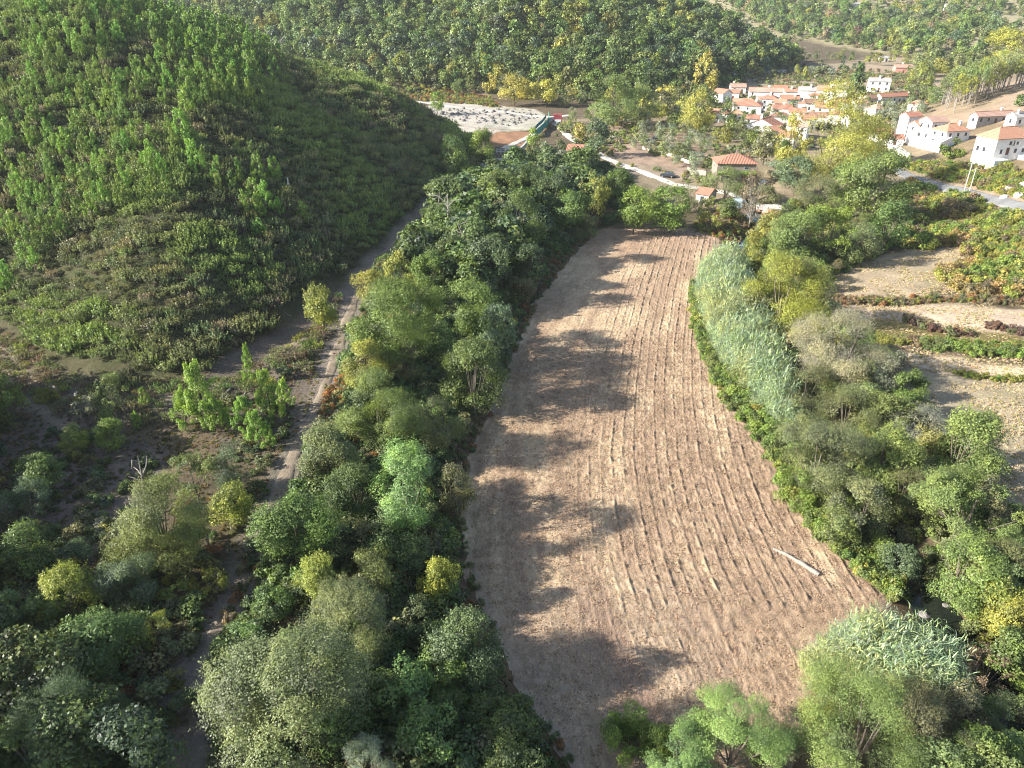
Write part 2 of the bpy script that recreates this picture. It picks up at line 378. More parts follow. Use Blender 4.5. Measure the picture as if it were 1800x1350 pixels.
ribbon('dirt_track',TRACK_L,2.3,TMAT,cf='dirt',wob=.9)
ribbon('dirt_path',PP([(-40,650),(60,672),(130,705),(230,712),(330,695),(410,668),(500,622),(560,585)]),2.6,TMAT,cf='dirt',lift=.09,wob=1.2)
ASPH=surface_mat('asphalt_surface',(.20,.20,.20),(.15,.15,.15),scale=1.5)
ROADR=PP([(1930,405),(1800,366),(1700,340),(1600,312),(1570,296),(1562,278)])
ribbon('asphalt_road',ROADR,4.2,TMAT,cf=(.25,.25,.25),lift=.22,wob=.05)
ribbon('village_lane',PP([(1420,378),(1300,348),(1240,333),(1190,325),(1130,302),(1070,280),(1040,262),(1000,240),(975,215)]),3.6,TMAT,cf=(.66,.60,.53),lift=.12,wob=.2)
ribbon('gravel_path',PP([(1560,300),(1585,270),(1560,250),(1500,240)]),5,TMAT,cf=(.72,.68,.62),lift=.15,wob=.2)
ribbon('gravel_road',PP([(700,172),(800,188),(900,198),(965,206),(1010,202)]),3.0,TMAT,cf=(.72,.68,.6),lift=.12,wob=.3)
ribbon('concrete_road',PP([(860,300),(880,287),(905,282),(940,290)]),7.5,TMAT,cf=(.58,.56,.52),lift=.25,wob=.05)
ribbon('footpath',PP([(885,262),(910,250),(935,238),(960,215),(975,206)]),3.2,TMAT,cf=(.62,.56,.48),lift=.2,wob=.3)
ribbon('valley_road',PP([(1200,128),(1330,127),(1420,121),(1500,124)]),4,TMAT,cf=(.62,.56,.48),lift=.3,wob=.3)
# stream in the dark gap among the trees
m,t,o=newmat('stream_water'); b=N(t,'ShaderNodeBsdfPrincipled',inp={'Base Color':(.012,.016,.012,1),'Roughness':.08})
nn=N(t,'ShaderNodeTexNoise',inp={'Scale':1.5,'Detail':3}); bb=N(t,'ShaderNodeBump',inp={'Height':nn.outputs[0],'Strength':.15,'Distance':.05}); t.links.new(bb.outputs[0],b.inputs['Normal']); t.links.new(b.outputs[0],o.inputs[0])
WATER=m
pl=np.array(STREAM); V=[];F=[]
for i,(x,y) in enumerate(pl):
    a=pl[max(i-1,0)];c=pl[min(i+1,len(pl)-1)]; d=c-a; d/=np.hypot(*d); V+=[(x+d[1]*3,y-d[0]*3,-1.15),(x-d[1]*3,y+d[0]*3,-1.15)]
    if i: F.append((2*i-2,2*i,2*i+1,2*i-1))
tag(mk('stream',V,F,WATER),kind='structure')
# ---------------------------------------------------------------- foliage templates (unit radius, base at the origin)
def cards(p,n,s,asp,rg):
    """one small leaf spray per point: a quad turned to face along n"""
    n=n/np.linalg.norm(n,axis=1,keepdims=True)
    a=rg.normal(size=n.shape); u=np.cross(n,a); u/=np.linalg.norm(u,axis=1,keepdims=True); v=np.cross(n,u)
    s=s[:,None]; u=u*s*.5; v=v*s*.5*asp
    V=np.stack([p-u,p-v,p+u,p+v],1).reshape(-1,3); F=np.arange(len(V)).reshape(-1,4); return V,F
def rdir(n,rg):
    a=rg.normal(size=(n,3)); return a/np.linalg.norm(a,axis=1,keepdims=True)
def crown_tpl(seed,n,leaf,nc=60,clear=.35,lump=.34,rough=.7,shape='round',asp=.7,gap=.0,up=.25,spr=.42,sl_=.12):
    rg=np.random.default_rng(seed)
    nl=8 if shape!='tall' else 10
    L=rdir(nl*6,rg); L=L[L[:,2]>-.75][:nl]; L[0]=(0.1,0,1); L[1]=(.5,.3,-.7); L[2]=(-.5,-.35,-.65); lr=.40+.20*rg.random(len(L)); lc=L*(.54*(.75+.4*rg.random(len(L))))[:,None]   # big boughs give an uneven outline
    if shape=='tall': lc[:,2]*=1.25
    li=rg.integers(0,len(L),nc); d=rdir(nc,rg); o_=lc[li]/(np.linalg.norm(lc[li],axis=1,keepdims=True)+1e-6)
    dn=(d*o_).sum(1); d[dn<-.2]*=-1; d[d[:,2]<-.75,2]*=-.5
    c=lc[li]+d*(lr[li]*(.55+.35*rg.random(nc)))[:,None]
    if shape=='cone': 
        zz=rg.random(len(d)); ang=rg.random(len(d))*6.28; rr=(1-zz)**.8*.75*(.5+.5*rg.random(len(d))); c=np.stack([rr*np.cos(ang),rr*np.sin(ang),zz*2-.95],1)
    cr=lump*.78*(.5+.75*rg.random(len(c)))
    wgt=cr**2; wgt/=wgt.sum(); ci=rg.choice(len(c),n,p=wgt)
    e=rdir(n,rg); e[:,2]=np.abs(e[:,2])*.9+e[:,2]*.1+.0; flip=rg.random(n)<.16; e[flip,2]*=-1
    e/=np.linalg.norm(e,axis=1,keepdims=True)
    rr=(.68+.32*rg.random(n)**.5)
    p=c[ci]+e*(cr[ci]*rr)[:,None]
    p+=rg.normal(size=p.shape)*leaf*.35
    k7=6; ns=int(n*spr/k7)*k7
    if ns:                       # leafy shoots that stick out of the boughs and break the outline
        q=p[:ns:k7]; ee=e[:ns:k7]; o2=q/(np.linalg.norm(q,axis=1,keepdims=True)+1e-6); dr=ee*.5+o2*.6+np.array((0,0,.45))+rg.normal(size=q.shape)*.35; dr/=np.linalg.norm(dr,axis=1,keepdims=True)
        Ls=sl_*(.5+.9*rg.random(len(q))); t=np.tile(np.linspace(.05,1,k7),len(q))
        p[:ns]=np.repeat(q,k7,0)+np.repeat(dr*Ls[:,None],k7,0)*t[:,None]+rg.normal(size=(ns,3))*leaf*.35; ci[:ns]=np.repeat(ci[:ns:k7],k7)
        e[:ns]=rg.normal(size=(ns,3))*.6+np.repeat(o2,k7,0)
    if gap: 
        keep=vnoise(p[:,0]*4+seed,p[:,1]*4+p[:,2]*4)>gap; p=p[keep];e=e[keep];ci=ci[keep]
    keep=np.linalg.norm(p,axis=1)>.30; p=p[keep];e=e[keep];ci=ci[keep]; n=len(p)
    out=p/(np.linalg.norm(p,axis=1,keepdims=True)+1e-6)
    nn=e*.55+out*.35+rg.normal(size=e.shape)*rough*.55+np.array((0,0,up))
    V,F=cards(p,nn,leaf*(.45+1.1*rg.random(n)),asp,rg)
    V[:,2]+=1+clear
    cl=rg.random(len(c)); rnd=np.clip(.5+(cl[ci]-.5)*.7+(rg.random(n)-.5)*.42,0,1)
    c2=c.copy(); c2[:,2]+=1+clear
    return V,F,rnd,c2
def candle_tpl(seed,n,leaf,nb=34,clear=.05,wid=.62):
    """young pine: upright shoots round a leader, tufts of needles along each"""
    rg=np.random.default_rng(seed); P_=[];E=[];C=[];R_=[]
    for i in range(nb):
        z=rg.random()**1.15; a=rg.random()*6.28; rad=wid*(1-z)**.55*(.35+.65*rg.random())
        L=.22+.30*rg.random()*(1-.4*z); base=np.array((rad*math.cos(a),rad*math.sin(a),clear+z*1.55))
        if i==0: base=np.array((0,0,clear+1.35)); L=.5
        tip=base+np.array((.10*math.cos(a),.10*math.sin(a),L)); k=n//nb
        t=rg.random(k); ctr=base+(tip-base)*t[:,None]; dd=rdir(k,rg); dd[:,2]=dd[:,2]*.4+.35
        w_=.125*(1-.7*t)+.02
        P_.append(ctr+dd*w_[:,None]); E.append(dd); R_.append(np.clip(rg.random(k)*.5+.2+.3*t+ (rg.random()-.5)*.3,0,1)); C.append(base)
    p=np.concatenate(P_);e=np.concatenate(E)
    V,F=cards(p,e+rg.normal(size=e.shape)*.45,leaf*(.6+.8*rg.random(len(p))),.5,rg)
    return V,F,np.concatenate(R_),np.array(C)
def trunk_tpl(c,clear,r=.06,seed=0,nl=9,bare=1.0,n=5):
    rg=random.Random(seed); mb=MB(); top=(rg.uniform(-.1,.1),rg.uniform(-.1,.1),clear+1.1)
    mb.path([(0,0,-.25),(0.02,0,clear*.6),(top[0]*.5,top[1]*.5,clear+.5),top],[r*1.25,r,r*.7,r*.3],n)
    for i in rg.sample(range(len(c)),min(nl,len(c))):
        q=c[i]; z0=clear*.6+rg.random()*.5; a=(top[0]*.4,top[1]*.4,min(z0,q[2]*.85))
        mdl=((a[0]+q[0])*.5,(a[1]+q[1])*.5,(a[2]+q[2])*.5-.04); mb.path([a,mdl,tuple(q*np.array((bare,bare,1)))],[r*.5,r*.33,r*.12],4)
    return mb
TPL={}
def tpl(kind,lod,k):
    """kind of plant, level of detail 0 (near) to 3 (far), variant: crown mesh and trunk mesh, made once and shared by all copies"""
    key=(kind,lod,k)
    if key in TPL: return TPL[key]
    n=[26000,10000,2800,800,75000][lod]; lf=[.037,.060,.110,.19,.022][lod]; hi=lod in(0,4); sd_=k*13+hash(kind.encode()[0])%7+3+len(kind)*31; cl=CLEAR[kind]
    if kind=='oak': V,F,r,c=crown_tpl(sd_,n,lf,110 if hi else 72,cl,lump=.27 if hi else .33)
    elif kind=='dome': V,F,r,c=crown_tpl(sd_,int(n*1.15),lf*.85,150 if hi else 100,cl,lump=.21 if hi else .26,rough=.5)
    elif kind=='willow': V,F,r,c=crown_tpl(sd_,int(n*1.25),lf*.85,130 if hi else 90,cl,lump=.23 if hi else .28,asp=.38,rough=1.0)
    elif kind=='feather': V,F,r,c=crown_tpl(sd_,n,lf*1.15,90,cl,lump=.22,asp=.33,rough=.5,up=.5)
    elif kind=='loose': V,F,r,c=crown_tpl(sd_,int(n*.62),lf,34,cl,lump=.30,gap=.34,rough=.9)
    elif kind=='bare': V,F,r,c=crown_tpl(sd_,int(n*.28),lf*.8,46,cl,lump=.30,gap=.30,rough=1.0)
    elif kind=='poplar': V,F,r,c=crown_tpl(sd_,int(n*.85),lf*.9,80,cl,lump=.26,shape='tall',gap=.12)
    elif kind=='cypress': V,F,r,c=crown_tpl(sd_,n,lf,70,cl,lump=.24,shape='cone',rough=.5)
    elif kind=='olive': V,F,r,c=crown_tpl(sd_,n,lf*.9,40,cl,lump=.34,asp=.4,rough=.9)
    elif kind=='bush': V,F,r,c=crown_tpl(sd_,n,lf,34,cl,lump=.36,rough=.8)
    elif kind=='pine': V,F,r,c=candle_tpl(sd_,int(n*.8),lf*.8)
    rr={'bush':.03,'pine':.03,'bare':.022}.get(kind,.038)
    tm=trunk_tpl(c,cl,rr,sd_,{'bare':34,'loose':14,'poplar':12}.get(kind,8),n=6 if lod in(0,1,4) else 4) if lod!=3 or kind in('bare','poplar') else None
    cm=mk('crown',V,F,LEAF,rnd=r,link=False).data
    tr=mk('trunk',tm.V,tm.F,(PALE if kind=='bare' else BARK),link=False).data if tm else None
    TPL[key]=(cm,tr); return TPL[key]
CLEAR=dict(oak=.10,dome=0.0,willow=-.08,feather=.12,loose=.25,bare=.45,poplar=.08,cypress=.0,olive=.15,bush=-.45,pine=.10)
HF=dict(pine=1.0)  # height factor notes: crown centre is (1+clear)*radius*aspect above the base
CO=dict(G=(.115,.165,.042),Y=(.225,.24,.052),L=(.18,.28,.09),D=(.078,.112,.036),O=(.16,.19,.08),W=(.26,.25,.16),B=(.115,.155,.085),P=(.14,.225,.045),
 T=(.22,.175,.10),R=(.33,.32,.075),M=(.155,.20,.062),H=(.155,.165,.075),S=(.22,.25,.17),F=(.105,.155,.048),K=(.09,.13,.06),C=(.24,.125,.05),V=(.165,.23,.05))
_tc=[0]
PART_NAME={}
def plant(name,label,cat,x,y,z,r,kind='oak',asp=1.0,colr='G',lod=1,group=None,parts=True,jit=.12,v=None):
    _tc[0]+=1; k=_tc[0]
    cm,tr=tpl(kind,lod,(k if v is None else v)%3)
    c=np.array(CO[colr] if isinstance(colr,str) else colr)*(1+(rng.random(3)-.5)*jit)*(1+(rng.random()-.5)*jit*2)
    rz=rng.random()*6.28
    if parts and tr is not None:
        e=empty(name,(x,y,z),rz,(r,r,r*asp)); tag(e,label,cat,group)
        a=bpy.data.objects.new('crown',cm); a.color=(*c,1); a.parent=e; col.objects.link(a)
        b=bpy.data.objects.new('trunk',tr); b.parent=e; col.objects.link(b); return e
    a=bpy.data.objects.new(name,cm); a.color=(*c,1); a.location=(x,y,z); a.rotation_euler=(0,0,rz); a.scale=(r,r,r*asp); col.objects.link(a); tag(a,label,cat,group); return a
def T(cx,cy,wpx,kind,asp,colr,label,cat='tree',name=None,group=None,lod=None,parts=True):
    """a tree whose crown is seen round (cx,cy), wpx wide, in the photograph: find where it stands on the ground"""
    f=(1+CLEAR[kind])*asp*.5*wpx/FPX
    if kind=='pine': f=.8*1.55*asp*.5*wpx/FPX
    x,y,z,zc=P(cx,cy,lambda q:f*q)
    r=wpx*.5/FPX*zc*(1.08 if kind!='pine' else 1.55)
    if kind=='pine': pass
    if lod is None: lod=4 if wpx>=150 else 0 if wpx>=84 else 1 if wpx>=50 else 2 if wpx>=26 else 3
    return plant(name or {'pine':'pine_tree','bush':'bush','olive':'olive_tree','poplar':'poplar_tree','cypress':'conifer_tree','bare':'bare_tree','willow':'willow_tree'}.get(kind,'broadleaf_tree'),
        label,cat,x,y,z,r,kind,asp,colr,lod,group,parts)
# ---------------------------------------------------------------- masses nobody could count: one object each, instanced by geometry nodes
def leaf_object(name,V,F,r,mat):
    return mk(name,V,F,mat,rnd=r,link=False)
MASS={}
def mass_tpls(kind):
    if kind in MASS: return MASS[kind]
    L=[]
    for k in range(4):
        if kind=='heath':        # many upright feathery shoots from one stool
            rg=np.random.default_rng(200+k); P_=[];E=[];R_=[]
            for i in range(40):
                rr=.95*rg.random()**.6; an=rg.random()*6.28; b0=np.array((rr*math.cos(an),rr*math.sin(an),.25+.35*(1-rr))); L_=.35+.45*rg.random(); tip=np.array((math.cos(an)*.3*rr,math.sin(an)*.3*rr,L_)); k_=16; t=rg.random(k_)
                P_.append(b0+tip*t[:,None]+rg.normal(size=(k_,3))*.05*(1.3-t[:,None])); E.append(rg.normal(size=(k_,3))*.7+np.array((math.cos(an)*rr,math.sin(an)*rr,.35))); R_.append(np.clip(.15+.6*t+.25*(rg.random()-.3),0,1))
            p=np.concatenate(P_); V,F=cards(p,np.concatenate(E),.17*(.6+.8*rg.random(len(p))),.5,rg); r=np.concatenate(R_)
        elif kind=='shrub': V,F,r,_=crown_tpl(300+k,520,.26,14,-.55,lump=.45,rough=.9)
        elif kind=='tree': V,F,r,_=crown_tpl(320+k,900,.20,34,.1,lump=.36)
        elif kind=='treefine': V,F,r,_=crown_tpl(330+k,7000,.07,44,.1,lump=.36)
        elif kind=='shrubfine': V,F,r,_=crown_tpl(350+k,1500,.15,18,-.55,lump=.42,rough=.9)
        elif kind=='pinelet': V,F,r,_=candle_tpl(340+k,420,.16,14)
        elif kind=='grass':
            rg=np.random.default_rng(360+k); n=60; q=rdir(n,rg); q[:,2]=np.abs(q[:,2]); p=q*np.array((.9,.9,.5))*rg.random(n)[:,None]; nn=rg.normal(size=q.shape); nn[:,2]*=.25; V,F=cards(p,nn,.55*(.5+rg.random(n)),.3,rg); r=rg.random(n)
        elif kind=='straw':
            rg=np.random.default_rng(370+k); n=46; p=np.stack([rg.normal(size=n)*.8,rg.normal(size=n)*.8,rg.random(n)*.16],1); nn=rg.normal(size=(n,3))*.5; nn[:,2]+=.8; V,F=cards(p,nn,.42*(.4+rg.random(n)),.13,rg); r=rg.random(n)
        elif kind=='clod':
            rg=np.random.default_rng(375+k); n=26; q=rdir(n,rg); p=np.stack([rg.normal(size=n)*.9,rg.normal(size=n)*.9,rg.random(n)*.12],1); V,F=cards(p,q+np.array((0,0,.5)),.34*(.4+rg.random(n)),.8,rg); r=rg.random(n)
        elif kind=='cane':   # giant cane: stem and long drooping blades up both sides
            rg=np.random.default_rng(380+k); VV=[];FF=[];R_=[]
            def blade(a,d,L_,dr,w_):
                up=np.array((0,0,1.)); s=np.cross(d,up); s/=np.linalg.norm(s)+1e-6; n0=len(VV)*0+sum(len(v) for v in VV); pts=[]
                for t_ in (0,.35,.7,1): 
                    c_=a+d*L_*t_+np.array((0,0,-dr*L_*t_*t_)); ww=w_*(1-t_)**.6; pts+= [c_-s*ww,c_+s*ww]
                VV.append(np.array(pts)); FF.extend([[n0+2*i,n0+2*i+1,n0+2*i+3,n0+2*i+2] for i in range(3)]); R_.extend([rg.random()]*3)
            for j in range(5):
                bx,by=rg.normal(size=2)*.09; lean=rg.normal(size=2)*.16; H=.75+.35*rg.random()
                for i in range(15):
                    t_=.25+.75*i/14; a=np.array((bx+lean[0]*t_,by+lean[1]*t_,H*t_)); an=rg.random()*6.28; el=.4+.5*rg.random()+ (.5 if i>12 else 0)
                    d=np.array((math.cos(an)*math.cos(el),math.sin(an)*math.cos(el),math.sin(el))); blade(a,d,.25+.13*rg.random(),.6,.0115)
            V=np.concatenate(VV); F=np.array(FF); r=np.array(R_)
        L.append(leaf_object(kind+'_shape',V,F,r,LEAFS))
    MASS[kind]=L; return L
def mass(name,label,kind,pts,sc_,tint,groupname=None,rot=None):
    """pts (n,3), sc_ (n,) or (n,3), tint (n,3)"""
    n=len(pts)
    if n==0: return
    me=bpy.data.meshes.new(name); me.vertices.add(n); me.vertices.foreach_set('co',np.asarray(pts,np.float32).ravel())
    sc3=np.asarray(sc_,np.float32); sc3=np.repeat(sc3[:,None],3,1) if sc3.ndim==1 else sc3
    for nm,dt in (('sc3',sc3),('tint',np.asarray(tint,np.float32)),('rot',np.stack([(rng.random(n)-.5)*.3,(rng.random(n)-.5)*.3,rng.random(n)*6.28],1) if rot is None else rot)):
        a=me.attributes.new(nm,'FLOAT_VECTOR','POINT'); a.data.foreach_set('vector',np.asarray(dt,np.float32).ravel())
    a=me.attributes.new('pick','INT','POINT'); a.data.foreach_set('value',rng.integers(0,4,n).astype(np.int32))
    ob=bpy.data.objects.new(name,me); col.objects.link(ob); tag(ob,label,None,groupname,'stuff')
    if 'G_'+kind not in bpy.data.node_groups:
        g=bpy.data.node_groups.new('G_'+kind,'GeometryNodeTree')
        g.interface.new_socket('Geometry',in_out='INPUT',socket_type='NodeSocketGeometry'); g.interface.new_socket('Geometry',in_out='OUTPUT',socket_type='NodeSocketGeometry')
        gi=g.nodes.new('NodeGroupInput');go=g.nodes.new('NodeGroupOutput'); ji=g.nodes.new('GeometryNodeJoinGeometry')
        for t_ in mass_tpls(kind)[::-1]:
            oi=g.nodes.new('GeometryNodeObjectInfo'); oi.inputs['Object'].default_value=t_; oi.transform_space='ORIGINAL'
            gt=g.nodes.new('GeometryNodeGeometryToInstance'); g.links.new(oi.outputs['Geometry'],gt.inputs[0]); g.links.new(gt.outputs[0],ji.inputs[0])
        ip=g.nodes.new('GeometryNodeInstanceOnPoints'); mp=g.nodes.new('GeometryNodeMeshToPoints'); g.links.new(gi.outputs[0],mp.inputs[0]); g.links.new(mp.outputs[0],ip.inputs['Points'])
        g.links.new(ji.outputs[0],ip.inputs['Instance']); ip.inputs['Pick Instance'].default_value=True
        def na(nm,ty):
            q_=g.nodes.new('GeometryNodeInputNamedAttribute'); q_.data_type=ty; q_.inputs[0].default_value=nm; return q_.outputs[0]
        g.links.new(na('pick','INT'),ip.inputs['Instance Index'])
        er=g.nodes.new('FunctionNodeEulerToRotation'); g.links.new(na('rot','FLOAT_VECTOR'),er.inputs[0]); g.links.new(er.outputs[0],ip.inputs['Rotation'])
        g.links.new(na('sc3','FLOAT_VECTOR'),ip.inputs['Scale']); g.links.new(ip.outputs[0],go.inputs[0])
    md=ob.modifiers.new('scatter','NODES'); md.node_group=bpy.data.node_groups['G_'+kind]
    return ob
def pts_in(poly,spacing,jit=.45,cull=True,world=False,avoid=None,margin=90):
    """jittered points on the ground inside a polygon, kept only where the photo could show them"""
    pl=poly if world else PP(poly)
    xs=[p[0] for p in pl];ys=[p[1] for p in pl]
    X,Y=np.meshgrid(np.arange(min(xs),max(xs),spacing),np.arange(min(ys),max(ys),spacing))
    X=(X+(rng.random(X.shape)-.5)*2*jit*spacing).ravel();Y=(Y+(rng.random(Y.shape)-.5)*2*jit*spacing).ravel()
    m=inside(X,Y,pl)&(Y>20); X=X[m];Y=Y[m]
    if cull:
        Z=h(X,Y); a,b,zc=project(X,Y,Z); m=(zc>5)&(a>-margin*2.5)&(a<1800+margin)&(b<1350+margin*3)&(b>-margin*1.5); X=X[m];Y=Y[m]
    if avoid is not None:
        m=avoid(X,Y); X=X[m];Y=Y[m]
    return X,Y,h(X,Y)
def pal(n,cs,wts=None,jit=.16):
    cs=np.array([CO[c] if isinstance(c,str) else c for c in cs]); w_=np.array(wts or [1]*len(cs),float); w_/=w_.sum()
    c=cs[rng.choice(len(cs),n,p=w_)]; return c*(1+(rng.random((n,3))-.5)*jit)*(1+(rng.random((n,1))-.5)*2*jit)
LOOK=dict(G='mid green',F='dark green',B='bluish green',M='light green',Y='yellow-green',K='deep blue-green',O='grey-green',H='dull olive',R='golden yellow',S='silver-grey')
def size_word(t): return 'small' if t<.33 else 'medium-sized' if t<.66 else 'large'
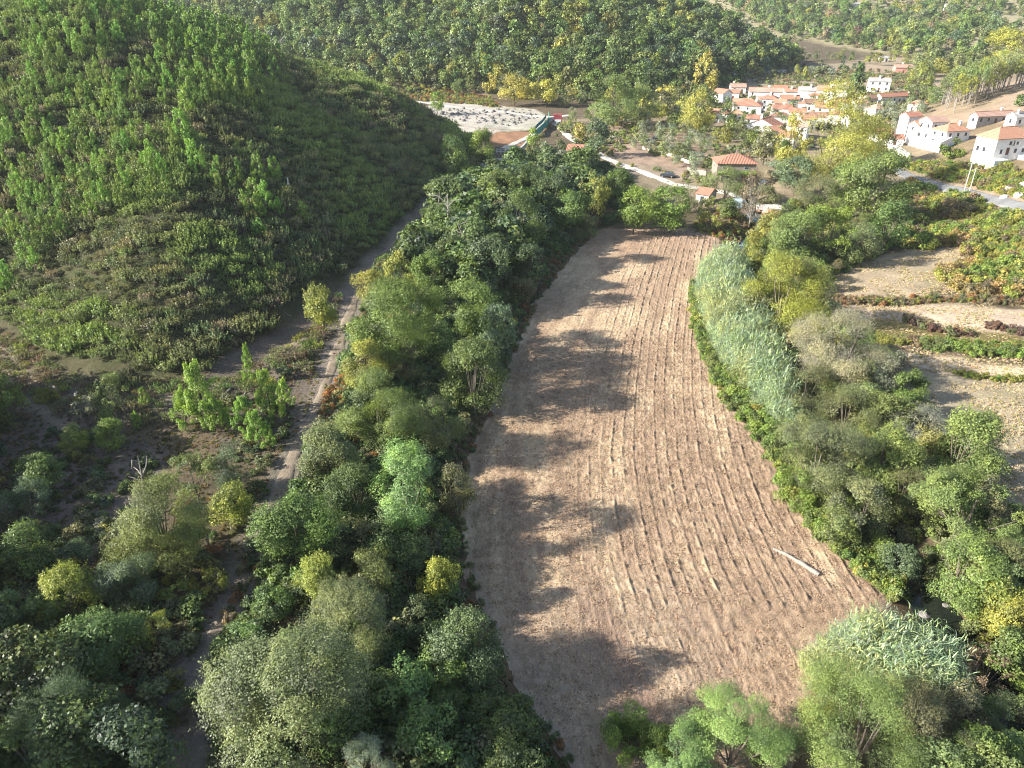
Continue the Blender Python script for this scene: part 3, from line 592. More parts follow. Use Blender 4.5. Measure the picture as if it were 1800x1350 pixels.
# ---------------------------------------------------------------- trees one can tell apart: (cx, cy, width) of the crown in the photograph, kind, height/width, colour, label
TREES=[
# strip between the track and the field, far to near
(565,545,66,'oak',1.15,'Y','small yellow-green oak alone on the hill side of the pale track'),
(655,512,58,'oak',1.1,'Y','round yellow-green tree on the right verge where the track bends'),
(708,492,62,'loose',1.4,'Y','tall pale yellow tree with bare twigs poking out, beside the track bend'),
(757,482,62,'oak',1.1,'G','green tree just right of the tall pale yellow one'),
(690,575,165,'oak',.95,'V','wide rich green tree that fills the strip right of the track, sunlit on its left'),
(648,652,92,'oak',1,'Y','yellow-green tree leaning over the track below the wide green tree'),
(712,640,70,'willow',1.1,'H','brownish grey tree between two greener crowns in the strip'),
(826,548,92,'oak',1.1,'G','dark green tree at the field edge near the narrow shadow on the field'),
(882,590,78,'oak',1.35,'B','upright green tree whose crown touches the field edge'),
(832,668,128,'oak',1,'F','broad dark green tree at the field edge with pale stems showing below'),
(665,732,150,'dome',.85,'M','smooth domed pale green tree crown in the middle of the strip'),
(772,752,92,'willow',1.2,'H','greyish olive tree right of the smooth domed crown'),
(575,800,108,'oak',1,'O','grey-green tree hanging over the narrow part of the track'),
(718,868,146,'feather',1.15,'L','bright pale green feathery-leaved tree near the left field edge'),
(795,865,72,'oak',1.2,'H','dull olive tree just right of the bright feathery tree'),
(625,868,100,'oak',1,'D','dark green tree between the track and the bright feathery tree'),
(520,935,140,'oak',.9,'G','leafy green tree beside the track with yellowing lower leaves'),
(650,960,74,'loose',1,'H','thin olive tree with small grey leaves below the bright feathery tree'),
(565,1025,95,'oak',1.1,'Y','yellow-green tree above the largest crown of the foreground'),
(650,1015,90,'oak',1,'M','mid green tree right of the yellow-green tree in the strip'),
(612,1112,165,'dome',.9,'O','pale grey-green tree crown above the largest crown'),
(520,1240,300,'dome',.95,'O','largest tree of the foreground, a huge grey-green crown at the bottom left of centre'),
(765,1025,68,'oak',1.3,'Y','small bright yellow-green tree standing on orange bracken by the field'),
(820,1145,146,'oak',1.05,'K','dark grey-green round tree at the lower left edge of the field'),
(652,1335,85,'willow',1.2,'S','pale silvery tree at the bottom edge below the largest crown'),
(780,1250,70,'oak',1,'F','dim green tree below the dark grey-green round tree'),
(870,1320,80,'oak',.9,'F','dull green bushy tree at the bottom beside the reddish end of the field'),
# lower left slope
(118,1058,112,'oak',1.1,'Y','yellow-green oak with sunlit top in the lower left'),
(228,1035,95,'oak',1.1,'B','blue-green tree right of the sunlit yellow-green oak'),
(285,925,160,'oak',1,'M','large olive oak with visible trunk above the path in the lower left'),
(180,1135,125,'oak',1,'F','shaded green tree below the yellow-green oak in the lower left'),
(60,1190,110,'oak',1,'D','dark tree near the left edge in deep shade'),
(135,1260,170,'willow',1,'K','wide dark feathery tree near the bottom left corner'),
(40,1315,110,'oak',1,'F','shaded tree at the bottom left corner'),
(375,1028,52,'loose',1.1,'Y','small pale yellow tree left of the track bend in shade'),
(275,1112,52,'loose',1.2,'Y','small yellow-green sapling in the shaded hollow'),
(432,1125,62,'bush',1,'L','bright green bush by the shaded lower track'),
(418,830,92,'willow',1.15,'B','grey blue-green soft tree beside the upper track'),
(195,700,68,'loose',1.1,'O','small grey-olive tree on the pale bare path'),
(146,712,44,'loose',1.1,'S','thin pale sapling left of the small grey-olive tree'),
(85,695,28,'bush',1.7,'Y','slim yellow shrub on the pale bare ground at left'),
(125,772,52,'oak',.9,'Y','small yellow-green oak left of the paired small green oak'),
(190,768,62,'oak',.9,'V','small green oak on the bare ground left of the young pines'),
(80,832,72,'oak',1,'G','green oak above the pale star-leaved tree at left'),
(12,700,74,'oak',1.2,'V','yellow-green tree cut by the left edge of the picture'),
(45,885,86,'loose',1,'B','pale green tree with starry leaf clusters at the left edge'),
(338,838,84,'loose',1.1,'O','grey-green tree with dead grey branches among it'),
(405,885,78,'oak',.9,'Y','low yellowing oak beside the track below the grey blue-green tree'),
(320,1250,60,'bush',.9,'D','dark low bush beside the lowest part of the track'),
(30,965,100,'bush',.8,'F','dark bush mottled with yellow at the left edge'),
(135,980,62,'bush',.8,'K','dark blue-green bush among leaf litter at lower left'),
(180,925,26,'bush',.9,'S','tiny silvery shrub on the litter at lower left'),
(183,882,20,'bush',.9,'S','tiniest silvery shrub, above the other silvery one'),
(20,1080,90,'oak',.9,'F','dark green tree at the left edge below the mottled bush'),
(250,1290,90,'oak',1,'D','very dark tree left of the lowest part of the track'),
# shaded wood between track and top of the field
(790,345,70,'oak',.9,'F','rounded dark bush at the foot of the hill near the track top'),
(776,388,56,'oak',1,'F','green tree in shade under the bleached dead snag'),
(735,425,50,'bush',1,'H','dark olive bush on the right verge of the upper track'),
(835,425,74,'oak',1,'F','dark green tree between the dead trees and the pale ivy tree'),
(883,383,46,'loose',1.1,'T','pale cream-leaved tree glowing in the shaded wood'),
(790,455,72,'oak',1,'D','deep green tree above the tall pale yellow tree'),
(860,470,80,'oak',1.2,'K','tall deep green tree in the middle of the shaded wood'),
(915,400,84,'oak',1.2,'F','broad deep green tree right of the cream-leaved tree'),
(925,470,70,'oak',1,'K','dark tree near the top left corner of the field'),
(870,335,76,'oak',.8,'G','green tree behind the grey rock outcrop'),
(925,330,70,'oak',.9,'F','green tree right of the rock outcrop, in a row along the wood edge'),
(975,345,66,'oak',1,'K','blue-green tree of the wood edge below the tilled strip'),
(1000,375,66,'oak',1,'F','dark tree left of the grey plume grass at the field top'),
(1025,402,50,'willow',.9,'O','grey plume grass bush at the top left corner of the field'),
(1042,345,56,'loose',1.5,'Y','yellowing tree with two bare pale trunks at the field top'),
(1115,372,72,'oak',1,'V','bright green tree at the top edge of the field'),
(1182,368,78,'oak',.95,'V','bright bushy green tree right of the other bright tree at the field top'),
(1085,330,56,'oak',1,'G','green tree behind the yellowing two-trunked tree'),
(1215,350,56,'willow',.9,'H','greyish tree beside the little tiled shed'),
(1250,378,46,'loose',1.1,'Y','small yellow tree above orange shrubs at the field corner'),
(912,520,50,'bush',1.1,'H','grey-green bush standing on the left field edge'),
(835,495,60,'oak',.9,'D','dark tree in front of the deep green tall tree'),
(770,600,70,'oak',1,'F','dark green crown squeezed between the wide green tree and the field-edge trees'),
(950,300,44,'bush',.8,'Y','small yellow-green bush on the edge of the tilled strip'),
(985,315,40,'bush',.8,'Y','yellow bush on the wood edge below the red shed'),
(790,268,56,'oak',.9,'F','dark round tree at the nose of the hill beside the concrete road'),
(845,258,52,'oak',1,'V','yellow-green tree at the tip of the hill, above the concrete road'),
(805,300,44,'oak',1.2,'G','upright green tree on the shaded hill foot left of the concrete road'),
# right of the field
(1375,528,152,'oak',.85,'Y','large yellowish oak between the cane bed and the dry terraces'),
(1335,545,70,'oak',.85,'H','olive bush-like tree left of the large yellowish oak'),
(1320,460,64,'bush',1,'Y','golden green bush above the upper end of the cane bed'),
(1345,410,70,'oak',1,'Y','yellow tree on the left flank of the right-hand wood'),
(1405,425,100,'oak',.9,'M','green-yellow tree in the middle of the right-hand wood'),
(1465,400,96,'loose',1.1,'V','open yellow-green tree with dark gaps and white stems in the right-hand wood'),
(1505,430,80,'willow',.9,'O','grey-green tree on the shaded side of the right-hand wood'),
(1440,350,90,'willow',.8,'H','brown-grey tree behind the green-yellow tree of the right-hand wood'),
(1545,335,118,'oak',1,'M','tall dense green tree at the top of the right-hand wood below the road'),
(1490,330,80,'oak',1,'G','dense green tree left of the tallest dense green one, below the road'),
(1560,400,80,'oak',1,'F','shaded green tree on the right end of the right-hand wood'),
(1460,252,150,'poplar',1,'R','great golden poplar that stands in front of the village'),
(1390,262,60,'poplar',1.5,'R','narrow golden poplar left of the great golden one'),
(1530,250,60,'poplar',1.2,'Y','green-gold poplar right of the great golden one'),
(1345,262,48,'oak',1.1,'H','dark olive tree between the hip-roofed stone house and the village'),
(1375,285,50,'cypress',1.1,'G','dark pointed tree right of the stone house'),
(1358,302,34,'olive',1,'S','silver round olive tree right of the stone house'),
(1400,310,60,'oak',1,'B','blue-green tree in front of the golden poplar'),
(1325,345,72,'bare',1.15,'T','nearly leafless spreading tree on the brown plot'),
(1275,325,70,'willow',.8,'O','grey-green tree in front of the stone house terrace'),
(1285,370,44,'oak',.8,'G','green bush-like tree beside the grey slab'),
(1345,350,50,'bush',.8,'H','dull bush between the nearly leafless tree and the wood'),
(1500,245,44,'olive',1,'S','grey olive tree just left of the white gravel yard'),
(1560,262,48,'olive',1,'O','grey olive tree by the lane at the white courtyard'),
(1482,622,170,'willow',.85,'W','wide pale grey willow, half bare, right of the cane bed'),
(1425,600,70,'willow',1,'Y','yellowish willow left of the wide pale grey one'),
(1560,660,80,'willow',1,'S','silver-grey willow on the edge of the ploughed terrace'),
(1420,690,100,'willow',.9,'H','olive feathery tree behind the lower end of the cane bed'),
(1490,735,110,'willow',.9,'H','olive-brown feathery tree in the middle of the riverside row'),
(1560,735,80,'oak',.9,'M','green tree between the olive-brown one and the silvery crown'),
(1625,755,122,'willow',.6,'S','silvery grey crown, paler than its neighbours, above the ploughed terrace'),
(1630,790,70,'oak',.8,'Y','yellowish crown just below the silvery grey crown'),
(1438,812,150,'oak',.9,'H','large grey-green tree nearest the right field edge'),
(1555,815,125,'oak',.95,'M','large mid-green tree in the middle of the riverside row'),
(1692,790,140,'oak',.95,'M','large round green tree standing against the shaded terrace'),
(1395,868,74,'bush',1.1,'V','bright vine-green bush on the right field edge'),
(1515,905,120,'oak',.9,'O','grey-green tree above the pale bush at the field edge'),
(1590,870,100,'willow',.9,'H','brownish green tree above the dark stream gap'),
(1710,890,180,'loose',.8,'M','broad thin-leaved tree showing its pale branches at the right edge'),
(1465,925,78,'oak',.9,'M','green tree spilling onto the right field edge above the log'),
(1540,965,62,'bush',.9,'V','vine-covered green bush on the field edge'),
(1585,990,70,'oak',1,'K','dark holly-like tree beside the black stream gap'),
(1690,1010,140,'oak',.9,'M','broad yellow-green tree right of the black stream gap'),
(1765,1000,90,'oak',1,'H','olive tree at the right edge below the pale-branched tree'),
(1770,1090,80,'oak',1,'Y','yellow-green tree at the right edge level with the cane bed'),
(1520,1290,230,'willow',.95,'M','large feathery olive-green willow at the bottom right'),
(1440,1240,110,'willow',.9,'Y','yellow-green willow left of the large feathery willow, touching the field'),
(1625,1275,110,'oak',.95,'H','dull green tree right of the large feathery willow'),
(1290,1308,190,'feather',.75,'L','bright light green locust tree with seed pods at the bottom edge'),
(1195,1335,130,'feather',.8,'L','lower left part of the bright locust thicket, a low spreading tree'),
(1110,1300,95,'bush',1.35,'V','bright upright privet bush at the bottom beside the field end'),
(1155,1312,60,'bush',1.3,'V','slim green bush between the privet and the locust tree'),
(1735,1185,96,'loose',.9,'T','dry brown thin-leaved tree right of the nearer cane bed'),
(1770,1270,100,'willow',.9,'O','grey-green tree in the bottom right corner'),
(1700,1330,110,'willow',.9,'H','shaded olive tree at the bottom edge near the right corner'),
(1375,1335,90,'bush',.9,'H','dull bush between the locust tree and the large feathery willow'),
# valley and village trees
(768,182,26,'oak',1.3,'V','small green tree standing alone in front of the pale quarry slope'),
(940,243,26,'oak',1.2,'V','small bright green tree beside the green fence'),
(1047,245,48,'oak',1.15,'B','big green tree beside the small red roof'),
(1240,135,44,'poplar',1.4,'R','golden poplar left of the village below the wooded hill'),
(1225,205,60,'poplar',1.1,'R','yellow poplar left of the long roofed house'),
(1507,150,46,'cypress',1.15,'F','big dark rounded conifer among the village houses'),
(1620,142,46,'poplar',1,'Y','green-gold poplar above the village by the dry field'),
(1482,112,16,'cypress',1.3,'K','dark pointed tree in the dry field behind the village'),
(1502,118,10,'bush',1,'K','small round dark bush beside the dark pointed tree'),
(1447,122,30,'bush',.9,'H','round olive bush on the dry field behind the village'),
(1768,92,90,'dome',.7,'R','golden-green clump of trees above the eucalyptus row'),
(1795,180,22,'bush',1,'F','round dark green bush by the long low barn'),
(1675,268,40,'bush',1,'V','round green bush on the slope below the white farmhouses'),
(1210,50,20,'bush',1,'Y','yellow bush on the wooded ridge'),
(905,160,58,'oak',.8,'R','yellow tree beside the brown clearing above the quarry'),
(960,165,40,'oak',1,'R','pale gold tree beside the path above the green fence'),
(1080,185,90,'poplar',.8,'M','row of green poplars behind the olive grove, its left tree'),
(1125,188,64,'poplar',.9,'M','green poplar right of its taller neighbour behind the grove'),
(1275,205,24,'oak',1,'B','dark green tree in front of the long roofed house'),
(1293,155,22,'bush',1,'F','dark green tree beside the small red gabled house'),
(1322,203,14,'oak',1.3,'F','small green tree in front of the hip-roofed white house'),
(1020,235,22,'oak',1.4,'R','small golden tree left of the big green tree by the red roof'),
(1000,222,18,'olive',1,'O','grey olive tree left of the small golden tree'),
]
for (cx,cy,wp,kd,asp,cl,lb) in TREES:
    T(cx,cy,wp,kd,asp,cl,lb,'bush' if kd=='bush' else 'tree')
# young pines beside the track
for (cx,cy,wp,asp,lb) in [(352,705,66,1.1,'tallest bright young pine left of the track, full crown'),(322,720,40,1,'young pine crowding the left side of the tallest one'),(378,735,40,.9,'young pine crowding the right side of the tallest one'),
  (470,700,48,1.1,'young pine with lit tips nearest the track'),(500,695,30,1,'slim young pine at the very edge of the track'),(430,735,40,1,'shaded young pine between the two lit groups'),(452,760,46,.9,'low shaded young pine behind the grey blue-green tree'),
  (437,645,20,2.0,'thin tall pine sapling standing alone on the bare slope'),(253,700,18,1.1,'tiny pine seedling on the pale path'),(472,765,16,1.2,'small pine seedling beside the track verge'),(240,740,18,1,'dark small pine seedling on the litter')]:
    T(cx,cy,wp*1.3,'pine',asp,(.17,.27,.05),lb,'pine tree',lod=1 if wp>30 else 2)
# dead snags
X,Y,Z=pts_in(PP([(-60,560),(60,600),(120,665),(380,670),(520,600),(600,520),(600,640),(520,700),(470,830),(330,860),(60,880),(-80,900)]),.7,world=True,avoid=lambda X,Y:(dist_line(X,Y,TRACK_L)>2)&(fbm(X/4,Y/4,184,3)>.36)&(sdist(X,Y,HA)<3))
n=len(X); mass('bare_slope_tufts','dry tufts and litter on the bare slope left of the track','grass',np.stack([X,Y,Z],1),.15+.35*rng.random(n)**2,pal(n,['T','H','D',(.12,.09,.07)],[3,3,2,4]))
def snag(px,py,hgt,label,seed):
    rg=random.Random(seed); x,y,z,_=P(px,py); mb=MB(); r=hgt*.016+.03
    pts=[(0,0,-.3),(.05*hgt*rg.uniform(-1,1),.03*hgt,hgt*.35),(.09*hgt*rg.uniform(-1,1),0,hgt*.7),(.12*hgt*rg.uniform(-.5,1),0,hgt)]
    mb.path(pts,[r*1.3,r,r*.7,r*.25],6); o=mb.build('dead_tree',PALE); o.location=(x,y,z); tag(o,label,'dead tree')
    for i in range(7):
        t=rg.uniform(.35,.9); k=min(2,int(t*3)); a=Vector(pts[k]).lerp(Vector(pts[k+1]),t*3-k); an=rg.uniform(0,6.28); L=hgt*rg.uniform(.14,.36)
        b=a+Vector((math.cos(an),math.sin(an)*.6,rg.uniform(.1,.8)))*L*.6; c=b+Vector((math.cos(an+.5),math.sin(an),rg.uniform(-.2,.9)))*L*.5
        q=MB(); q.path([a,b,c],[r*.5,r*.35,r*.12],5); q.build('branch',PALE,o)
snag(790,435,11,'tall bleached dead tree with long side branches in the shaded wood',3)
snag(770,410,9,'bleached broken dead tree at the left of the shaded wood',5)
snag(808,470,9,'slim straight dead trunk below the tall bleached one',8)
snag(840,520,8,'small forked dead tree nearest the field edge',11)
snag(805,515,6,'thin grey dead sapling left of the small forked one',12)
snag(265,905,7,'grey dead tree sticking out beside the large olive oak',21)
snag(365,965,5,'grey dead stem among the yellow shrubs by the track',22)
# ---------------------------------------------------------------- undergrowth and canopy filling that nobody could count
def off_track(d=2.6): return lambda X,Y:(dist_line(X,Y,TRACK_L)>d)&(~inside(X,Y,FIELD))
STRIP=FL+TRACK_L[::-1]
def seg_strip(): return [p for p in FL]+[(p[0],p[1]) for p in TRACK_L[::-1]]
sp=seg_strip()
L1=[p for p in TRACK_L]; L1=L1[::-1]
stripW=FL[::1]+[(8,40),(-2,36)]+TRACK_L[0:1]+TRACK_L[1:]+[(5,250),(30,220),(38,190)]
def strip_poly():
    left=[p for p in TRACK_L if p[1]<262]; return FL[::-1]+[(34,190),(34,235),(8,262)]+left[::-1]
spoly=strip_poly()
X,Y,Z=pts_in(spoly,1.15,world=True,avoid=off_track(1.9))
e=dist_line(X,Y,FL); near=(e<2.2); n=len(X); nf=fbm(X/6,Y/6,81,3)
sz=np.where(near,.45,.75+1.0*rng.random(n)*(nf>.45)); c=pal(n,['D','F','H','K','G'],[3,4,2,2,2]); ru=(nf<.42)|(near&(rng.random(n)<.4)); c[ru]=pal(int(ru.sum()),['C','T','H','F'],[1.2,2,2,1.5])
mass('undergrowth','dark bramble and bracken undergrowth between the track and the field','shrubfine',np.stack([X,Y,Z],1),sz,c)
# canopy filling of the shaded wood
wood=PP([(760,335),(900,300),(1040,300),(1060,400),(985,450),(935,520),(880,560),(800,540),(740,500),(690,480),(735,400)])
X,Y,Z=pts_in(wood,3.6,world=True,avoid=lambda X,Y:(dist_line(X,Y,TRACK_L)>6)&(~inside(X,Y,FIELD))&(dist_line(X,Y,FL)>7))
n=len(X); mass('wood_canopy','dense shaded green canopy filling the wood above the field','tree',np.stack([X,Y,Z],1),2.2+1.7*rng.random(n),pal(n,['F','K','G','D'],[3,2,2,1]))
# lower left slope undergrowth
ll=[TRACK_L[0],*TRACK_L[1:9]]+PP([(560,600),(480,640),(420,690),(300,740),(100,760),(-100,700)])+[(-95,60),(-60,20)]
X,Y,Z=pts_in(ll,1.5,world=True,avoid=lambda X,Y:(dist_line(X,Y,TRACK_L)>1.9)&(fbm(X/7,Y/7,83,3)+.25*sstep(75,45,Y)>.52))
n=len(X); mass('slope_undergrowth','low heather, bramble and yellow shrubs on the lower left slope','shrubfine',np.stack([X,Y,Z],1),.35+.8*rng.random(n)**2+.4*sstep(60,45,Y),pal(n,['H','F','D','Y','C','K'],[4,3,3,.8,.5,1.5]))
X,Y,Z=pts_in(ll,.9,world=True,avoid=lambda X,Y:(dist_line(X,Y,TRACK_L)>2.2)&(fbm(X/5,Y/5,84,3)>.5))
n=len(X); mass('slope_litter_grass','dry grass and litter tufts on the lower left slope','grass',np.stack([X,Y,Z],1),.22+.3*rng.random(n),pal(n,['T','H','C','D'],[4,3,.5,2]))
# big shaded trees fill the lower left corner
X,Y,Z=pts_in(PP([(-80,1120),(60,1120),(240,1180),(310,1300),(300,1500),(-200,1500)]),5.5,world=True)
n=len(X); mass('corner_thicket','dark shaded thicket filling the bottom left corner','treefine',np.stack([X,Y,Z],1),2.2+1.6*rng.random(n),pal(n,['D','F','K'],[2,2,1]))
X,Y,Z=pts_in(PP([(-80,860),(30,860),(60,960),(220,1090),(240,1180),(60,1120),(-100,1120)]),5.0,world=True)
n=len(X); mass('side_thicket','shaded thicket along the left edge of the picture','treefine',np.stack([X,Y,Z],1),1.3+1.2*rng.random(n),pal(n,['D','F','K','G'],[2,2,1,1]))
X,Y,Z=pts_in([(-21,36),(-19,48),(-13,60),(-2,62),(0,50),(6,42),(8,30),(-20,30)],4.0,world=True,avoid=lambda X,Y:sdist(X,Y,FIELD)<-3.2)
n=len(X); mass('foreground_thicket','dark thicket under the big foreground crowns','treefine',np.stack([X,Y,Z],1),1.3+1.2*rng.random(n),pal(n,['D','F','K'],[2,3,1]))
X,Y,Z=pts_in([(-54,50),(-59,70),(-66,84),(-92,84),(-92,20),(-38,20),(-42,34)],6.5,world=True,cull=False)
n=len(X); mass('outer_wood','unseen tall dark wood outside the left edge, added to shade the slope','tree',np.stack([X,Y,Z],1),4.2+2.2*rng.random(n),pal(n,['D','F','K'],[2,2,1]))  # trees outside the view, added for the shade they cast on the slope
# the heath on the hill
hx,hy,hz=pts_in(HA,1.12,world=True,margin=40,jit=.9)
d=sdist(hx,hy,HA); keep=(d>.6+2.5*fbm(hx/6,hy/6,85,2))&(fbm(hx/8,hy/8,185,3)>.17)&(hy<430)&(hx>-260)
a_,b_,zc_=project(hx,hy,hz); keep&=(b_>-140)
keep&=(rng.random(len(hx))<np.clip(180/zc_,.35,1)); hx,hy,hz,d,zc_=[q[keep] for q in (hx,hy,hz,d,zc_)]; n=len(hx)
nz=fbm(hx/16,hy/16,86,3); c=pal(n,['H',(.17,.19,.075),(.11,.14,.065),(.20,.175,.12)],[4,3,3,1.3])*.88
gr=sstep(.42,.62,nz+.16*sstep(140,220,hy)*sstep(-30,-70,hx))[:,None]*.8; c=c*(1-gr)+np.array((.15,.21,.055))*gr
big=rng.random(n)<.24; sz=np.where(big,1.15+.6*rng.random(n),.45+.4*rng.random(n))*(.75+.6*fbm(hx/9,hy/9,87,2)); sz=sz*np.clip(zc_/180,1,1.5); c=c*np.where(big,1.12,.78)[:,None]
mass('heath','heather and gorse scrub covering the steep hillside','heath',np.stack([hx,hy,hz],1),np.stack([sz,sz,sz*(.85+.4*rng.random(n))],1),c)
X,Y,Z=pts_in(PP([(-60,560),(60,600),(120,665),(380,670),(520,600),(600,520),(590,620),(520,680),(430,720),(200,760),(60,760),(-80,800)]),1.5,world=True,avoid=lambda X,Y:(dist_line(X,Y,TRACK_L)>2.6)&((fbm(X/5,Y/5,186,3)>.50)|(sdist(X,Y,HA)>-5))&(sdist(X,Y,HA)<3))
n=len(X); mass('scattered_heath','loose heather clumps spreading from the hill foot over the bare slope','heath',np.stack([X,Y,Z],1),.4+.8*rng.random(n),pal(n,['H','F',(.16,.12,.08),'Y'],[4,2,2,.8]))
# young pines on the hill: individuals where they show largest, the rest one mass
pr=[PP(q) for q in ([(0,260),(0,60),(200,-5),(330,5),(430,60),(475,110),(455,185),(340,200),(420,300),(500,390),(520,420),(470,400),(330,330),(300,420),(270,480),(230,400),(120,330),(60,420),(0,430)],)]
X,Y,Z=pts_in(HA,3.1,world=True,jit=.5,margin=10)
a_,b_,zc_=project(X,Y,Z)
pix=[(0,560),(0,60),(150,-40),(330,-10),(430,60),(478,110),(458,190),(350,215),(420,300),(505,385),(530,425),(500,420),(400,360),(330,330),(305,420),(280,490),(235,400),(150,350),(100,450),(40,520)]
m=inside(a_+(rng.random(len(X))-.5)*70,b_+(rng.random(len(X))-.5)*50,pix)&(fbm(X/12,Y/12,88,3)+.12*(b_<260)>.47)&(sdist(X,Y,HA)>4)&(b_>-40)
X,Y,Z,zc_,a_,b_=[q[m] for q in (X,Y,Z,zc_,a_,b_)]
o=np.argsort(zc_); q=o[:270]
for i,k in enumerate(q):
    s_=(1.5+1.2*rng.random())*(1.25 if 320<a_[k]<480 and b_[k]<280 else 1)
    plant('young_pine',('stocky' if s_<1.95 else 'well-grown' if s_<2.4 else 'tall')+' young pine in the heather, '+('left of the slope' if a_[k]<180 else 'middle of the slope' if a_[k]<340 else 'right-hand crest of the slope')+(', low down' if b_[k]>330 else ', halfway up' if b_[k]>200 else ', high up'),'pine tree',float(X[k]),float(Y[k]),float(Z[k]),s_,'pine',.8+.45*rng.random(),'P',2,'young pines on the hillside',parts=False,jit=.25)
q=o[270:]; n=len(q); s_=1.7+1.6*rng.random(n)
mass('pine_thicket','the farther bright green young pines on the hilltop slope','pinelet',np.stack([X[q],Y[q],Z[q]],1),np.stack([s_,s_,s_*1.15],1),pal(n,['P',(.12,.21,.045)]))
tl=TRACK_L[:]
X,Y,Z=pts_in(ll+[],.55,world=True,avoid=lambda X,Y:(dist_line(X,Y,TRACK_L)<2.6)&((dist_line(X,Y,TRACK_L)<.28)|(dist_line(X,Y,TRACK_L)>1.1))&(fbm(X/1.5,Y/3,284,3)>.45))
n=len(X); mass('track_verge_grass','dry grass and rusty fern along the verges and centre of the track','grass',np.stack([X,Y,Z],1),.12+.3*rng.random(n)**2,pal(n,['T','H','C','Y'],[3,3,1,.6]))
# right of the field: bank greenery, riverside thicket
rs=FR[::1]
bank=[PZ(px,py) for px,py in [(1213,500),(1217,560),(1232,620),(1265,700),(1345,790),(1372,860),(1422,930),(1500,1000),(1572,1058),(1600,1040),(1560,940),(1490,860),(1430,800),(1400,730),(1340,700),(1300,640),(1260,560)]]
X,Y,Z=pts_in(bank,.95,world=True,avoid=lambda X,Y:~inside(X,Y,FIELD))
e=dist_line(X,Y,FR); n=len(X); mass('bank_brambles','bright green bramble and vine bank along the right field edge','shrubfine',np.stack([X,Y,Z],1),.45+.65*rng.random(n)+.06*np.minimum(e,8),pal(n,['V','M','G','Y'],[4,3,2,1]))
riv=[PZ(px,py) for px,py in [(1290,440),(1330,520),(1400,640),(1440,760),(1500,860),(1580,960),(1600,1000),(1680,1010),(1700,1120),(1700,1240),(1620,1420),(1800,1500),(1960,1300),(1900,1000),(1760,900),(1700,830),(1640,760),(1560,660),(1520,600),(1440,560),(1440,500),(1560,440),(1600,420),(1560,380),(1400,370),(1340,400)]]
gap=PZ(1635,1070)
X,Y,Z=pts_in(riv,3.0,world=True,avoid=lambda X,Y:((X-gap[0])**2+(Y-gap[1])**2>22)&(dist_line(X,Y,STREAM)>1.2))
n=len(X); mass('riverside_thicket','mixed green thicket filling the gaps between the riverside trees','treefine',np.stack([X,Y,Z],1),1.2+1.3*rng.random(n),pal(n,['M','H','G','Y','O'],[3,3,2,1,1]))
X,Y,Z=pts_in(riv,1.5,world=True,avoid=lambda X,Y:(dist_line(X,Y,STREAM)>1.6))
n=len(X); mass('riverside_undergrowth','brambles and grass under the riverside trees','shrubfine',np.stack([X,Y,Z],1),.6+.7*rng.random(n),pal(n,['M','H','V','Y','D'],[3,3,2,1,1]))
# cane beds
def canes(name,label,poly,spc,hgt,z=0):
    pw=[PZ(px,py,z) for px,py in poly]
    X,Y,Z=pts_in(pw,spc,world=True); n=len(X); e=sdist(X,Y,pw); s_=hgt*(.70+.45*rng.random(n))*(.55+.45*sstep(0,2.5,e))*(.72+.55*fbm(X/2.2,Y/2.2,190,2))
    nf=fbm(X/2.5,Y/2.5,91,2); c=pal(n,[(.28,.37,.21),(.33,.41,.22),(.22,.30,.19)],[3,2,2],.1); m=nf>.60; c[m]=c[m]*.4+np.array((.32,.33,.12))*.6; m=nf<.3; c[m]=c[m]*.35+np.array((.16,.22,.06))*.65
    rot=np.stack([(rng.random(n)-.5)*.5,(rng.random(n)-.5)*.5+.12,rng.random(n)*6.28],1)
    mass(name,label,'cane',np.stack([X,Y,Z],1),s_,c,rot=rot)
canes('cane_bed','pale blue-green giant cane along the upper right edge of the field',[(1262,452),(1305,450),(1335,530),(1375,620),(1400,700),(1405,775),(1345,745),(1300,690),(1262,640),(1236,580),(1222,515),(1228,480)],.62,4.2)
canes('cane_bed','pale giant cane patch at the lower right corner of the field',[(1425,1150),(1480,1112),(1540,1100),(1600,1120),(1640,1130),(1700,1150),(1705,1215),(1690,1260),(1600,1262),(1500,1235),(1440,1215),(1400,1178)],.42,3.4)
canes('cane_bed','sparse shaded cane below the lower cane patch',[(1600,1262),(1700,1262),(1735,1330),(1700,1380),(1640,1340)],1.1,3.0)
# stubble and clods on the field
X,Y,Z=pts_in(FIELD,.52,world=True,jit=.5); m=(sdist(X,Y,FIELD)>.5)&(rng.random(len(X))<np.clip(95/np.maximum(Y,1),.3,1)); X,Y,Z=X[m],Y[m],Z[m]; n=len(X)
mass('stubble','cut straw and stubble scattered over the ploughed field','straw',np.stack([X,Y,Z+.09],1),.22+.22*rng.random(n),pal(n,[(.47,.355,.24),(.36,.26,.18),(.24,.165,.115)],[3,2,1.5],.1))
X,Y,Z=pts_in(FIELD,.8,world=True,jit=.5); m=(sdist(X,Y,FIELD)>.5)&(Y<110); X,Y,Z=X[m],Y[m],Z[m]; n=len(X)
mass('soil_clods','clods of turned brown soil on the ploughed field','clod',np.stack([X,Y,Z+.08],1),.2+.25*rng.random(n),pal(n,[(.20,.14,.10),(.26,.185,.13)],None,.1))
